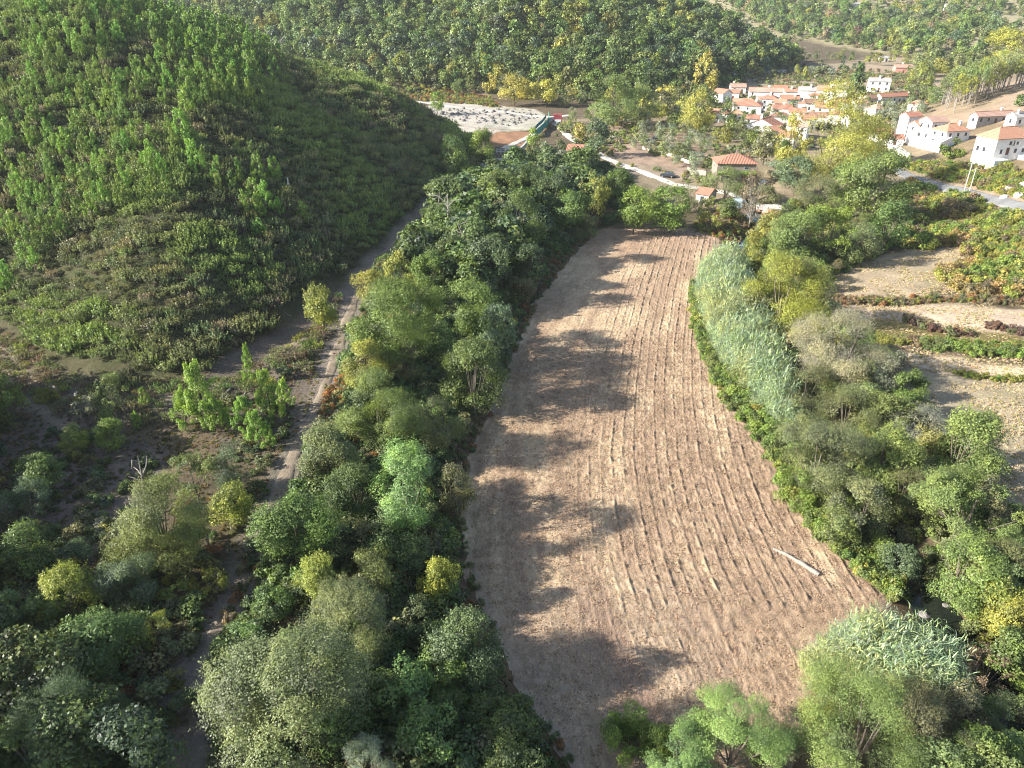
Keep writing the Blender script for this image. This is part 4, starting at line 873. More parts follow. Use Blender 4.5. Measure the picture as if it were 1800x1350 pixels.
# terraces on the right
ter=PP([(1440,500),(1500,465),(1700,430),(1820,480),(1900,560),(1960,900),(1820,980),(1700,820),(1560,640),(1480,560)])
X,Y,Z=pts_in(ter,.6,world=True,avoid=lambda X,Y:fbm(X/5,Y/5,93,3)>.38)
n=len(X); mass('dry_grass','straw-coloured dry grass on the right-hand terraces','grass',np.stack([X,Y,Z],1),.16+.26*rng.random(n),pal(n,[(.46,.37,.24),(.40,.33,.20),(.32,.30,.14),(.5,.42,.3)],None,.1))
def hedge(name,label,line,wd,colrs,wts,s0,spc=.8):
    pw=PP(line); L_=dist_line
    x0=min(p[0] for p in pw)-wd;x1=max(p[0] for p in pw)+wd;y0=min(p[1] for p in pw)-wd;y1=max(p[1] for p in pw)+wd
    X,Y,Z=pts_in([(x0,y0),(x1,y0),(x1,y1),(x0,y1)],spc,world=True,avoid=lambda X,Y:dist_line(X,Y,pw)<wd*(.5+fbm(X/4,Y/4,94,2)))
    n=len(X); mass(name,label,'shrubfine',np.stack([X,Y,Z],1),s0*(.6+.8*rng.random(n)),pal(n,colrs,wts))
hedge('terrace_hedge','bright green bramble hedge between the two pale terraces',[(1640,608),(1700,615),(1800,622),(1900,628)],1.6,['V','Y','M'],[3,1,2],.85)
hedge('terrace_scrub','reddish brown scrub line along the upper pale terrace',[(1450,528),(1560,532),(1650,528),(1800,530),(1880,528)],1.3,['H','C','T','Y'],[2,1.2,2,1],.6)
hedge('terrace_brambles','olive scrub line continuing the green hedge leftwards',[(1490,575),(1560,600),(1640,604)],1.2,['H','Y','T'],[2,2,1],.6)
hedge('terrace_weeds','yellow-green weeds along the foot of the lower pale terrace',[(1690,660),(1760,668),(1860,672)],.8,['Y','V'],[2,1],.45)
hedge('dark_brambles','brown dead bramble clumps on the pale terrace',[(1600,566),(1660,585),(1690,588)],1.2,[(.13,.08,.06),'H','T'],[3,1,1],.7)
hedge('dark_brambles','dark brown bramble patch near the right edge of the pale terrace',[(1740,575),(1790,585)],1.2,[(.13,.08,.06),'H'],[2,1],.6)
# yellow-green scrub below and above the road on the right
slope=PP([(1570,350),(1600,325),(1700,348),(1800,372),(1930,410),(1930,540),(1800,525),(1700,520),(1650,490),(1700,455),(1690,430),(1600,440),(1560,420)])
rdist=lambda X,Y:(dist_line(X,Y,ROADR)>3.2)
X,Y,Z=pts_in(slope,1.25,world=True,avoid=rdist); n=len(X); nf=fbm(X/9,Y/9,95,3)
c=pal(n,['Y','V','M','T','R'],[4,3,2,1.6,1.2]); m=nf>.55; c[m]=pal(int(m.sum()),['T',(.32,.24,.09),'Y'],[2,2,1])
mass('slope_scrub','yellow-green scrub on the bank below the asphalt road','shrubfine',np.stack([X,Y,Z],1),(.5+.9*rng.random(n))*(.7+.9*sstep(.3,.6,fbm(X/7,Y/7,96,2))),c)
slope2=PP([(1580,290),(1640,285),(1700,290),(1740,285),(1800,305),(1930,340),(1930,380),(1800,352),(1700,328),(1610,303)])
X,Y,Z=pts_in(slope2,1.3,world=True,avoid=rdist); n=len(X)
mass('verge_scrub','yellow-green scrub on the bank above the asphalt road','shrubfine',np.stack([X,Y,Z],1),.45+.8*rng.random(n),pal(n,['Y','V','R','T','M'],[4,2,1,2,1]))
# orange shrubs at the field top right corner, bracken along the left edge
for lb,pl_,cs,s0,sp_ in [('rust and yellow shrubs on the corner above the field',[(1215,395),(1260,365),(1330,395),(1350,420),(1280,432),(1230,410)],['C','R','T','Y','M'],.6,1.3),
   ('rusty bracken on the right verge of the track',[(575,690),(615,650),(612,720),(590,770),(560,790),(560,740)],['C',(.36,.17,.04),'H'],.5,.8),
   ('orange and yellow bracken under the small bright tree by the field',[(680,1085),(740,1050),(810,1070),(830,1110),(760,1120),(700,1110)],[(.40,.22,.05),'R','C','V'],.45,.6),
   ('autumn coloured scrub on the far bank above the quarry',[(640,150),(700,140),(860,170),(880,190),(700,172)],['C','R','Y','H'],.9,1.8),
   ('rust bracken along the shaded lower track',[(430,960),(470,900),(500,940),(455,1010),(420,1090),(395,1100)],['C','T','H','D'],.5,.9)]:
    X,Y,Z=pts_in(PP(pl_),sp_,world=True); n=len(X); mass('bracken',lb,'shrubfine',np.stack([X,Y,Z],1),s0*(.6+.8*rng.random(n)),pal(n,cs))
# ---------------------------------------------------------------- the wooded ridges behind
X,Y,Z=pts_in(HB,7.4,world=True,jit=.5,margin=60)
m=(sdist(X,Y,HB)>3)&(Y<1000); a_,b_,zc_=project(X,Y,Z); m&=(b_>-70)
gapn=fbm(X/26,Y/26,97,3); m&=(gapn>.33)|(Y<470)
X,Y,Z,zc_,gapn=[q[m] for q in (X,Y,Z,zc_,gapn)]; o=np.argsort(zc_)
vis=[k for k in o if True]
cnt=0; rest=[]
from mathutils import Vector as _V
def hidden(x,y,z):
    t=np.linspace(.35,.97,40); return bool(((CAMH+(z+8-CAMH)*t)<h(x*t,y*t)).any())
for k in o:
    if hidden(X[k],Y[k],Z[k]): continue
    if cnt<285:
        cnt+=1
        q_=rng.random(); c_=['G','F','B','M','Y','K'][rng.choice(6,p=[.34,.22,.09,.2,.05,.10])]; px_=project(X[k],Y[k],Z[k])[0]; wh='above the quarry' if px_<960 else 'behind the poplars' if px_<1190 else 'towards the nose of the ridge'
        plant('forest_tree',size_word(q_)+' '+LOOK[c_]+' tree in the ridge wood, '+wh,'tree',float(X[k]),float(Y[k]),float(Z[k]),3.2+2.6*q_,'oak' if rng.random()<.8 else 'dome',1+.3*rng.random(),c_,3,'trees of the wooded ridge',parts=False,jit=.22)
    else: rest.append(k)
q=np.array(rest); n=len(q)
mass('ridge_forest','the farther trees of the wood covering the ridge','tree',np.stack([X[q],Y[q],Z[q]],1),3.4+2.4*rng.random(n),pal(n,['G','F','B','M','Y','O'],[4,3,1.5,3,.7,.5],.2)*1.1)
hx,hy,hz=pts_in(HB,4.0,world=True,margin=60); m=(hy<900)&(sdist(hx,hy,HB)>1); hx,hy,hz=hx[m],hy[m],hz[m]; n=len(hx)
mass('ridge_scrub','scrub and low bushes among the ridge trees','shrub',np.stack([hx,hy,hz],1),1.2+1.4*rng.random(n),pal(n,['H','G','Y','T','O'],[3,3,1,1,1]))
# second ridge and far land
X,Y,Z=pts_in([(60,830),(290,797),(300,660),(345,608),(450,620),(620,600),(1300,640),(1300,2300),(-400,2300),(-400,1250)],10.5,world=True,jit=.5,margin=60)
a_,b_,zc_=project(X,Y,Z); nf=fbm(X/70,Y/70,98,3); pr_=np.where(Y<930,.95,.42)*np.where(nf>.44,1,.25)*np.clip(1300/Y,.4,1)
woody=inside(a_,b_,[(1180,-60),(1290,20),(1430,95),(1560,100),(1680,112),(1760,80),(1790,60),(1720,30),(1560,22),(1400,18),(1330,-60)])
pr_=np.where(woody,.95,pr_*.30)
m=(sdist(X,Y,HC)>4)&(rng.random(len(X))<pr_)&(b_>-60); X,Y,Z=X[m],Y[m],Z[m]; n=len(X)
mass('far_forest','green woods and scrub on the far ridge beyond the village','tree',np.stack([X,Y,Z],1),(3.4+2.6*rng.random(n))*np.clip(Y/900,1,1.5),pal(n,['G','F','M','Y','O','B','T'],[4,2,3,1,1.3,1,.8],.2)*1.15)
X,Y,Z=pts_in([(120,700),(290,797),(300,640),(345,600),(450,610),(620,590),(1100,640),(1000,1500),(-100,1500)],7,world=True,margin=60)
m=rng.random(len(X))<.5; X,Y,Z=X[m],Y[m],Z[m]; n=len(X)
mass('far_scrub','pale scrub scattered over the dry far hillsides','shrub',np.stack([X,Y,Z],1),1.3+1.6*rng.random(n),pal(n,['H','T','O','Y','M'],[3,2,2,1,2]))
X,Y,Z=pts_in(PP([(960,225),(1130,170),(1260,135),(1480,128),(1600,140),(1640,190),(1560,215),(1545,260),(1400,262),(1300,300),(1230,330),(1130,295),(1000,285)]),2.6,world=True,margin=60,avoid=lambda X,Y:fbm(X/11,Y/11,197,3)>.50)
n=len(X); mass('garden_greens','vegetable plots, vines and bushes among the houses and groves of the valley','shrub',np.stack([X,Y,Z],1),.5+1.0*rng.random(n)**1.5,pal(n,['H','M','Y','O','S','T'],[3,3,2,2,1,1.5]))
X,Y,Z=pts_in(PP([(1200,140),(1300,128),(1420,122),(1600,128),(1640,150),(1560,160),(1480,138),(1300,146)]),3.2,world=True,margin=60,avoid=lambda X,Y:fbm(X/14,Y/14,198,3)>.47)
n=len(X); mass('field_weeds','weeds and dry bushes on the fields behind the village','shrub',np.stack([X,Y,Z],1),.6+1.0*rng.random(n),pal(n,['H','T','Y','O'],[3,2,1,1]))
# eucalyptus row on the right slope: trunks show, so each is a tree with parts
def grove(name,label,cat,group,poly,spc,r0,r1,kinds,cols,asp,lod,nmax,parts=False,avoid=None):
    X,Y,Z=pts_in(PP(poly),spc,world=True,jit=.42,margin=20,avoid=avoid); o=np.argsort(Y)[:nmax]
    for k in o:
        t_=rng.random(); c_=cols[rng.integers(len(cols))]
        plant(name,label.format(c=size_word(t_)+' '+LOOK.get(c_ if isinstance(c_,str) else '','pale green')),cat,float(X[k]),float(Y[k]),float(Z[k]),r0+(r1-r0)*t_,kinds[rng.integers(len(kinds))],asp*(.85+.3*rng.random()),c_,lod,group,parts,jit=.16)
CLEAR['euca']=1.2
_t0=tpl
def tpl(kind,lod,k):
    if kind=='euca':
        key=(kind,lod,k)
        if key not in TPL:
            V,F,r,c=crown_tpl(900+k,1500,.12,36,1.2,lump=.30,gap=.15,asp=.45); c[:,2]+=0
            tm=trunk_tpl(c,1.2,.05,k,6,n=5); TPL[key]=(mk('crown',V,F,LEAF,rnd=r,link=False).data,mk('trunk',tm.V,tm.F,PALE,link=False).data)
        return TPL[key]
    return _t0(kind,lod,k)
lab='{c} slender pale-trunked tree in the plantation row on the right-hand slope'
grove('eucalyptus_tree',lab,'tree','plantation row on the right-hand slope',[(1668,205),(1700,190),(1760,165),(1810,150),(1870,150),(1870,135),(1790,140),(1740,148),(1690,165),(1650,185)],4.4,2.6,3.4,['euca'],['M','O','Y',(.22,.26,.12)],1.35,2,90,True)
# olives and garden trees of the valley
grove('village_tree','{c} garden tree standing between the village houses','tree','garden trees inside the village',[(1262,172),(1300,158),(1400,162),(1500,165),(1530,190),(1500,215),(1400,235),(1330,250),(1280,225)],11,1.6,2.8,['oak','olive'],['H','M','F','O'],1.1,3,34)
for poly,n_,nm,lb,gp,kinds,cols,r0,r1,spc in [
 ([(1100,235),(1150,225),(1240,215),(1250,290),(1215,320),(1160,280),(1110,265)],46,'olive_tree','{c} olive tree in the grove left of the stone house','olive trees left of the stone house',['olive'],['S','O','S'],1.6,2.7,6.0),
 ([(980,205),(1040,205),(1140,215),(1140,225),(1010,222)],22,'olive_tree','{c} olive tree below the poplars at the grove end','olive trees below the poplars',['olive'],['S','O'],1.5,2.4,7),
 ([(930,285),(990,285),(1010,262),(950,255),(925,265)],16,'olive_tree','{c} tree on the plot above the concrete road','olive trees above the concrete road',['olive','oak'],['S','O','H'],1.3,2.4,6),
 ([(1130,190),(1240,170),(1260,200),(1240,235),(1150,235)],34,'garden_tree','{c} garden tree between the poplars and the village','garden trees left of the village',['oak','poplar'],['Y','R','M','H'],2.2,4.2,8.5),
 ([(600,135),(700,120),(900,130),(1000,160),(1120,165),(1120,185),(980,190),(900,175),(700,160)],75,'wood_edge_tree','{c} tree along the foot of the wooded ridge','trees along the foot of the ridge',['oak','dome','willow'],['M','Y','O','H','G','R'],2.8,4.8,9.5),
 ([(1100,150),(1210,130),(1250,140),(1230,180),(1120,190)],30,'valley_tree','{c} valley tree left of the golden poplar','valley trees left of the golden poplar',['oak','willow'],['O','H','M','G'],3,5,10),
 ([(1270,140),(1340,135),(1420,140),(1480,140),(1490,130),(1380,128),(1260,130)],30,'orchard_tree','{c} orchard tree behind the village roofs','orchard trees behind the village',['olive','oak'],['O','S','Y','H'],1.8,3.2,12),
 ([(1400,110),(1480,98),(1600,110),(1640,125),(1560,118)],34,'field_tree','{c} scattered tree on the dry field beyond the village','trees on the far dry field',['oak','olive'],['H','O','Y','M'],2.2,4,16),
 ([(1540,190),(1600,180),(1620,200),(1560,240),(1540,230)],12,'olive_tree','{c} olive tree on the slope among the upper village houses','olives among the upper houses',['olive'],['S','O'],2,3,7.5),
 ([(1590,120),(1700,112),(1760,108),(1740,125),(1660,140),(1600,150)],30,'slope_tree','{c} tree beyond the plantation row','trees beyond the plantation row',['willow','dome','oak'],['O','M','H','Y'],4,6.5,12),
 ([(1545,158),(1600,152),(1640,165),(1660,190),(1620,190)],16,'village_tree','{c} tree behind the upper village houses','trees behind the upper houses',['oak','olive'],['O','M','S'],2.2,3.6,8),
 ([(1300,222),(1370,240),(1370,262),(1320,270),(1260,262),(1250,240)],22,'garden_tree','{c} garden tree between the stone house and the white gables','garden trees behind the stone house',['olive','oak','oak'],['O','H','M','Y'],2,3.3,6.5)]:
    grove(nm,lb,'tree',gp,poly,spc,r0,r1,kinds,cols,1.05,3 if nm!='wood_edge_tree' else 3,n_)
# ---------------------------------------------------------------- buildings
def roof_mat(name,c,c2):
    m,t,o=newmat(name); tc=N(t,'ShaderNodeTexCoord'); sx=N(t,'ShaderNodeSeparateXYZ',inp={0:tc.outputs['Object']})
    w1=math_(t,'SINE',math_(t,'MULTIPLY',sx.outputs[0],2*math.pi/.45)); w2=math_(t,'SINE',math_(t,'MULTIPLY',sx.outputs[1],2*math.pi/.45))
    g=N(t,'ShaderNodeNewGeometry'); 
    ns=N(t,'ShaderNodeTexNoise',inp={'Vector':tc.outputs['Object'],'Scale':1.3,'Detail':5,'Roughness':.7})
    f=N(t,'ShaderNodeMapRange',inp={0:ns.outputs[0],1:.3,2:.7,3:0,4:1}).outputs[0]
    cc=mix(t,f,rgb(c),rgb(c2)); k=math_(t,'ADD',math_(t,'MULTIPLY',w1,.08),.92)
    cc=mix(t,1.0,cc,N(t,'ShaderNodeCombineColor',inp={0:k,1:k,2:k}).outputs[0],'MULTIPLY')
    b=N(t,'ShaderNodeBsdfPrincipled',inp={'Base Color':cc,'Roughness':.9,'Specular IOR Level':.15})
    bn=N(t,'ShaderNodeBump',inp={'Height':w1,'Strength':.7,'Distance':.06}); t.links.new(bn.outputs[0],b.inputs['Normal'])
    t.links.new(b.outputs[0],o.inputs[0]); return m
RF={'red':roof_mat('roof_tiles_red',(.42,.20,.135),(.30,.145,.10)),'orange':roof_mat('roof_tiles_orange',(.47,.25,.16),(.36,.19,.125)),
    'pink':roof_mat('roof_tiles_faded',(.46,.30,.23),(.35,.22,.17)),'brown':roof_mat('roof_tiles_old_and_shade',(.28,.17,.12),(.18,.11,.08)),'grey':roof_mat('roof_sheet_grey',(.40,.38,.36),(.28,.27,.26))}
WL={'white':surface_mat('wall_whitewash',(.80,.78,.74),(.66,.63,.58),scale=.8),'cream':surface_mat('wall_cream',(.62,.55,.45),(.50,.44,.36),scale=.8),
    'stone':surface_mat('wall_stone',(.30,.25,.20),(.16,.13,.11),scale=3.5,bump=.05),'rose':surface_mat('wall_rose',(.55,.28,.22),(.45,.24,.19),scale=1),'grey':surface_mat('wall_grey_render_and_shade',(.40,.38,.35),(.30,.28,.26),scale=1)}
PANE=surface_mat('window_pane',(.03,.035,.045),(.06,.065,.08),rough=.15,spec=.5); FRAMEM=surface_mat('window_frame',(.55,.52,.48),rough=.6)
DOORM=surface_mat('door_wood',(.16,.08,.05),(.10,.05,.035),rough=.6,scale=4); CONC=surface_mat('concrete',(.50,.48,.44),(.38,.36,.33),scale=1.5)
STONE=surface_mat('granite',(.22,.205,.19),(.11,.10,.095),scale=1.2,bump=.15)
def win(root,face,u,z,ww,wh,W,D,kind='window',mat=PANE,frame=False):
    """face 0 front(-y) 1 right(+x) 2 back 3 left(-x); u along the face from its centre"""
    mb=MB(); t=.05
    def bx(a,b,z0,z1,o0,o1,m):
        if face==0: m.box(a,b,-D/2-o1,-D/2-o0,z0,z1)
        elif face==2: m.box(a,b,D/2+o0,D/2+o1,z0,z1)
        elif face==1: m.box(W/2+o0,W/2+o1,a,b,z0,z1)
        else: m.box(-W/2-o1,-W/2-o0,a,b,z0,z1)
    bx(u-ww/2,u+ww/2,z,z+wh,-.05,.03,mb); p=mb.build(kind,mat,root)
    if frame:
        f=MB(); e=.10
        bx(u-ww/2-e,u+ww/2+e,z+wh,z+wh+e,-.04,.06,f); bx(u-ww/2-e,u+ww/2+e,z-e,z,-.04,.10,f); bx(u-ww/2-e,u-ww/2,z,z+wh,-.04,.06,f); bx(u+ww/2,u+ww/2+e,z,z+wh,-.04,.06,f)
        f.build('frame',FRAMEM,p)
    return p
def house(label,cx,cy,wpx,dr,H,rot,roof='gable',rc='red',rh=None,wall='white',wins='auto',name='white_house',cat='house',chim=True,frame=False,along='x',eave=.35,storeys=None,lean=None,door=True,sink=2.5):
    x,y,z,zc=P(cx,cy,lambda q:H); W=wpx/FPX*zc; D=W*dr
    e=empty(name,(x,y,z),R(rot)); tag(e,label,cat)
    rg=random.Random(int(cx*7+cy)); rh=rh or .22*min(W,D)+.35
    m=MB(); w2,d2=W/2,D/2
    if roof=='gable' and along=='x':
        v=[(-w2,-d2,-sink),(w2,-d2,-sink),(w2,d2,-sink),(-w2,d2,-sink),(-w2,-d2,H),(w2,-d2,H),(w2,d2,H),(-w2,d2,H),(-w2,0,H+rh),(w2,0,H+rh)]
        f=[(0,1,5,4),(2,3,7,6),(1,2,6,9,5),(3,0,4,8,7),(3,2,1,0)]
    elif roof=='gable':
        v=[(-w2,-d2,-sink),(w2,-d2,-sink),(w2,d2,-sink),(-w2,d2,-sink),(-w2,-d2,H),(w2,-d2,H),(w2,d2,H),(-w2,d2,H),(0,-d2,H+rh),(0,d2,H+rh)]
        f=[(0,1,5,8,4),(2,3,7,9,6),(1,2,6,5),(3,0,4,7),(3,2,1,0)]
    elif roof=='shed':
        v=[(-w2,-d2,-sink),(w2,-d2,-sink),(w2,d2,-sink),(-w2,d2,-sink),(-w2,-d2,H),(w2,-d2,H),(w2,d2,H+rh),(-w2,d2,H+rh)]
        f=[(0,1,5,4),(2,3,7,6),(1,2,6,5),(3,0,4,7),(3,2,1,0)]
    else:
        v=[(-w2,-d2,-sink),(w2,-d2,-sink),(w2,d2,-sink),(-w2,d2,-sink),(-w2,-d2,H),(w2,-d2,H),(w2,d2,H),(-w2,d2,H)]
        f=[(0,1,5,4),(2,3,7,6),(1,2,6,5),(3,0,4,7),(3,2,1,0)]
    m.add(v,f).build('wall',WL[wall],e)
    t=.14; o=eave; r=MB()
    def slab(a,b,c,d):  # four corners of one slope, counter-clockwise from above
        r.add([a,b,c,d]+[(p[0],p[1],p[2]+t) for p in (a,b,c,d)],[(3,2,1,0),(4,5,6,7),(0,1,5,4),(1,2,6,5),(2,3,7,6),(3,0,4,7)])
    g=.012
    if roof=='gable' and along=='x':
        k=rh/d2; ze=H-k*o+g
        slab((-w2-o,-d2-o,ze),(w2+o,-d2-o,ze),(w2+o,0,H+rh+g),(-w2-o,0,H+rh+g)); slab((-w2-o,0,H+rh+g),(w2+o,0,H+rh+g),(w2+o,d2+o,ze),(-w2-o,d2+o,ze)); ridge=((-w2-o,0,H+rh+t),(w2+o,0,H+rh+t))
    elif roof=='gable':
        k=rh/w2; ze=H-k*o+g
        slab((-w2-o,-d2-o,ze),(0,-d2-o,H+rh+g),(0,d2+o,H+rh+g),(-w2-o,d2+o,ze)); slab((0,-d2-o,H+rh+g),(w2+o,-d2-o,ze),(w2+o,d2+o,ze),(0,d2+o,H+rh+g)); ridge=((0,-d2-o,H+rh+t),(0,d2+o,H+rh+t))
    elif roof=='shed':
        slab((-w2-o,-d2-o,H+g-rh*o/D),(w2+o,-d2-o,H+g-rh*o/D),(w2+o,d2+o,H+rh+g+rh*o/D),(-w2-o,d2+o,H+rh+g+rh*o/D)); ridge=None
    else:
        q=min(w2,d2); rx=max(w2-q,0); ry=max(d2-q,0); A=[(-w2-o,-d2-o),(w2+o,-d2-o),(w2+o,d2+o),(-w2-o,d2+o)]; z0=H+g
        vv=[(a,b,z0) for a,b in A]+[(a,b,z0+t) for a,b in A]+[(-rx,-ry,H+rh+t),(rx,ry,H+rh+t)]
        if rx>=ry: ff=[(4,5,9,8),(5,6,9),(6,7,8,9),(7,4,8)]
        else: ff=[(4,5,8),(5,6,9,8),(6,7,9),(7,4,8,9)]
        r.add(vv,[(3,2,1,0),(0,1,5,4),(1,2,6,5),(2,3,7,6),(3,0,4,7)]+ff); ridge=((-rx,-ry,H+rh+t),(rx+.01,ry,H+rh+t))
    ro=r.build('roof',RF[rc],e)
    if ridge and W>7: MB().tube(ridge[0],ridge[1],.16,.16,6).build('ridge_tiles',RF['orange'],ro)
    if chim and W>7:
        cxx,cyy=rg.uniform(-.3,.3)*W,rg.choice((-.15,.22))*D; c=MB(); c.box(cxx-.35,cxx+.35,cyy-.3,cyy+.3,H,H+rh+.9); c.box(cxx-.45,cxx+.45,cyy-.4,cyy+.4,H+rh+.902,H+rh+1.05); c.build('chimney',WL['white' if wall!='stone' else 'stone'],ro)
    st=storeys or (2 if H>4.6 else 1); sh=H/st
    if wins=='auto':
        for s in range(st):
            for face,L in ((0,W),(3,D),(1,D)):
                nwin=max(1,int(L/3.1))
                for i in range(nwin):
                    u=(i+.5)/nwin*L-L/2
                    if s==0 and face==0 and i==nwin//2 and door: win(e,0,u,.02,1.0,2.05,W,D,'door',DOORM,frame)
                    elif rg.random()<.78: win(e,face,u,s*sh+sh*.36,.85,min(1.25,sh*.42),W,D,'window',PANE,frame)
    else:
        for q in wins: win(e,*q[:5],W,D,*(q[5:] if len(q)>5 else ()),frame=frame)
    return e,W,D,H
V_=[
('small white gabled house at the left end of the village, under the golden poplar',1270,163,22,1.0,4.2,35,'gable','red','white','y'),
('low house with a pale pink roof at the back left of the village',1297,152,24,.6,3.2,-5,'gable','pink','white','x'),
('white cottage between the small gabled house and the pale pink roof',1290,162,18,.8,3.4,-20,'gable','red','white','x'),
('long white house with a faded roof and small windows at its left gable',1346,160,52,.32,5.2,-12,'gable','pink','white','x'),
('white house with a hipped red roof in front of the long faded roof',1353,173,26,.9,5.2,-20,'hip','red','white','x'),
('two-storey house with its front shade put into the wall colour and a row of windows in the village centre',1388,173,28,.6,5.0,-8,'gable','red','grey','x'),  # grey wall colour stands in for the shaded front
('house with an orange roof at the back of the village centre',1392,160,25,.5,3.4,-5,'gable','orange','white','x'),
('big plain white hall at the back of the village',1420,158,28,.6,5.6,-15,'gable','grey','white','x'),
('house with a red roof above four dark windows',1434,168,21,.8,5.0,-12,'hip','red','white','x'),
('tall white house with blue-grey side wall and dark balcony openings',1452,158,26,.7,7.4,-25,'gable','orange','white','x'),
('plain white tall house left of the big dark conifer',1476,155,24,.8,7.0,-20,'gable','grey','white','x'),
('white house with a wide hipped roof near the left side of the village',1316,184,42,.8,4.8,-20,'hip','red','white','x'),
('long low white house with two dark doors behind the yellow poplar',1276,199,60,.32,3.4,-24,'hip','orange','white','x'),
('long white house with a straight red roof facing the viewer in the village middle',1374,190,30,.5,5.4,-6,'gable','red','white','x'),
('white house stepping down right of the long straight-roofed one',1402,196,26,.7,5.0,-20,'gable','red','white','x'),
('small red-roofed house in the tight centre of the village',1414,182,16,.8,4.0,-30,'hip','red','white','x'),
('house with the shade on its roof put into dark tiles',1430,180,28,.6,4.6,-10,'gable','brown','white','x'),  # brown tile colour stands in for shade lying on this roof
('red-roofed white house above the great golden poplar',1452,188,30,.7,4.8,-25,'gable','red','white','x'),
('orange-roofed house at the right of the village centre',1476,179,34,.6,4.8,-22,'hip','orange','white','x'),
('red-roofed house below the big dark conifer',1510,181,28,.6,4.6,25,'gable','pink','white','x'),
('small red-roofed outbuilding left of the large white gables',1323,207,26,.6,2.8,-10,'gable','red','white','x'),
('large white house whose tall blank gable faces the viewer',1345,218,46,.8,4.6,-38,'gable','red','white','y'),
('low lean-to house at the foot of the large white gables',1347,240,24,.8,3.2,-30,'hip','red','white','x'),
('house with an old brown roof behind the small poplar top',1372,204,32,.5,4.2,-10,'hip','brown','white','x'),
('white house with pink roof half hidden by the great golden poplar',1405,220,30,.8,4.8,-30,'gable','pink','white','x'),
('large plain white shed with a flat pale wall right of the dark conifer',1546,142,32,.5,5.4,-14,'gable','grey','white','x'),
('long rambling house with a sagging red roof above the village',1577,168,74,.2,3.4,18,'gable','red','white','x'),
('square house with a bright orange hipped roof and a dark opening',1614,182,22,.9,3.8,20,'hip','orange','cream','x'),
('house with broad pale orange roof and a dark doorway left of the terraces',1543,190,30,.8,3.8,20,'hip','pink','white','x'),
('low red-roofed house beside the white courtyard',1548,232,30,.7,3.2,-30,'gable','red','white','x'),
('open porch house with a small red roof by the gravel yard',1573,242,26,.5,2.6,-12,'shed','red','white','x'),
('long low grey barn with a wide faded tile roof on the right slope',1745,202,72,.25,2.9,14,'gable','pink','grey','x'),
('small white house at the right edge behind the long low barn',1793,204,34,.6,3.2,16,'gable','grey','white','x'),
('rose-coloured farmhouse alone on the dry field',1587,118,26,.5,3.6,-6,'gable','pink','rose','x'),
('tiny white shed far out on the dry field',1554,101,14,.5,2.8,-8,'gable','grey','white','x'),
('long pale shed roof on the distant hillside at the top',1508,7,28,.4,5,6,'gable','grey','white','x'),
('distant white farmstead on the bare far slope at the top right',1672,10,18,.6,6,-5,'gable','grey','white','x'),
('white house end half covered by the narrow golden poplar, lower village',1384,238,26,.8,4.6,-30,'gable','red','white','x'),
('white house with two roof levels low in the village, left of the poplar top',1362,228,24,.8,4.0,20,'gable','orange','white','x'),
('small white annex with a pink roof behind the hipped red roofed house',1333,174,20,.8,4.4,-10,'gable','pink','white','x'),
('narrow white house squeezed between two red roofs in the second village row',1371,180,18,.9,4.8,-15,'gable','orange','white','x'),
('white house with a brown roof at the lower right of the village core',1438,204,28,.7,4.4,-20,'gable','brown','white','x'),
('white house with an orange roof at the lower edge of the village core',1418,208,26,.7,4.4,10,'gable','orange','white','x'),
('white house right above the poplar crown, under the red roofs',1470,200,26,.7,4.4,-18,'hip','red','white','x'),
('white house low among olives right of the poplar crown',1500,205,26,.7,4.0,15,'gable','red','white','x'),
('white house at the back left behind the orange central roof',1372,154,20,.6,4.4,-10,'gable','red','white','x'),
('small cream outbuilding between the dark conifer and the rambling house',1530,172,18,.7,3.2,10,'gable','brown','cream','x'),
('white house with a terrace roof left of the village, near the yellow poplar',1300,178,20,.7,4.0,-20,'gable','orange','white','x'),
]
for (lb,cx,cy,wp,dr,H,rt,rf,rc,wl,al) in V_:
    wp*=1.08
    house(lb,cx,cy,wp,dr,H,rt,rf,rc,wall=wl,along=al,name={'white':'white_house','grey':'grey_house','rose':'pink_farmhouse','cream':'cream_house'}[wl])
house('three-storey white tower-like house, tallest on the right slope',1602,203,28,.8,8.2,16,'gable','red',wins=[(0,-1.2,5.2,.7,1.2),(0,1.3,5.2,.7,1.2),(0,-1.4,2.4,.7,1.3),(0,.2,2.4,.7,1.3),(0,1.6,.1,.9,2,'door',DOORM),(1,0,4.5,.8,1.1)],along='x',rh=1.3)
house('lower white wing joining the tower-like house and its right neighbour',1618,218,28,.8,6.0,16,'gable','orange',rh=1.2)
house('white house with a faded roof next to the lower wing',1642,212,34,.9,6.6,16,'gable','pink',rh=1.5)
house('white house with a broad orange hipped roof spreading to the right',1672,228,50,.7,5.0,16,'hip','orange',rh=1.9)
e,W,D,H=house('big white farmhouse with a red hipped roof at the right edge',1768,240,80,.55,6.8,16,'hip','orange',rh=2.6,chim=False,frame=True,
   wins=[(0,-4.2,2.9,.7,1.1),(0,-1.9,2.5,1.1,1.9,'door',DOORM),(0,.9,2.9,.9,1.1),(0,-1.6,5.2,.8,.9),(0,-.3,4.9,.35,1.3),(0,.9,5.2,.6,.7),(0,-4.8,-.9,1.1,2.1,'door'),(0,3.6,2.9,.9,1.1),(0,5.2,2.9,.9,1.1),(3,0,3,.9,1.2),(3,2.2,3,.9,1.2)])
m=MB(); m.box(-W/2-1.8,-W/2+3.5,-D/2-2.6,-D/2-.01,-2.5,1.6); m.build('terrace',WL['white'],e)
m=MB(); m.box(2,W/2+2,-D/2-3.4,-D/2-.01,-2.5,2.4); m.build('wing',WL['white'],e)
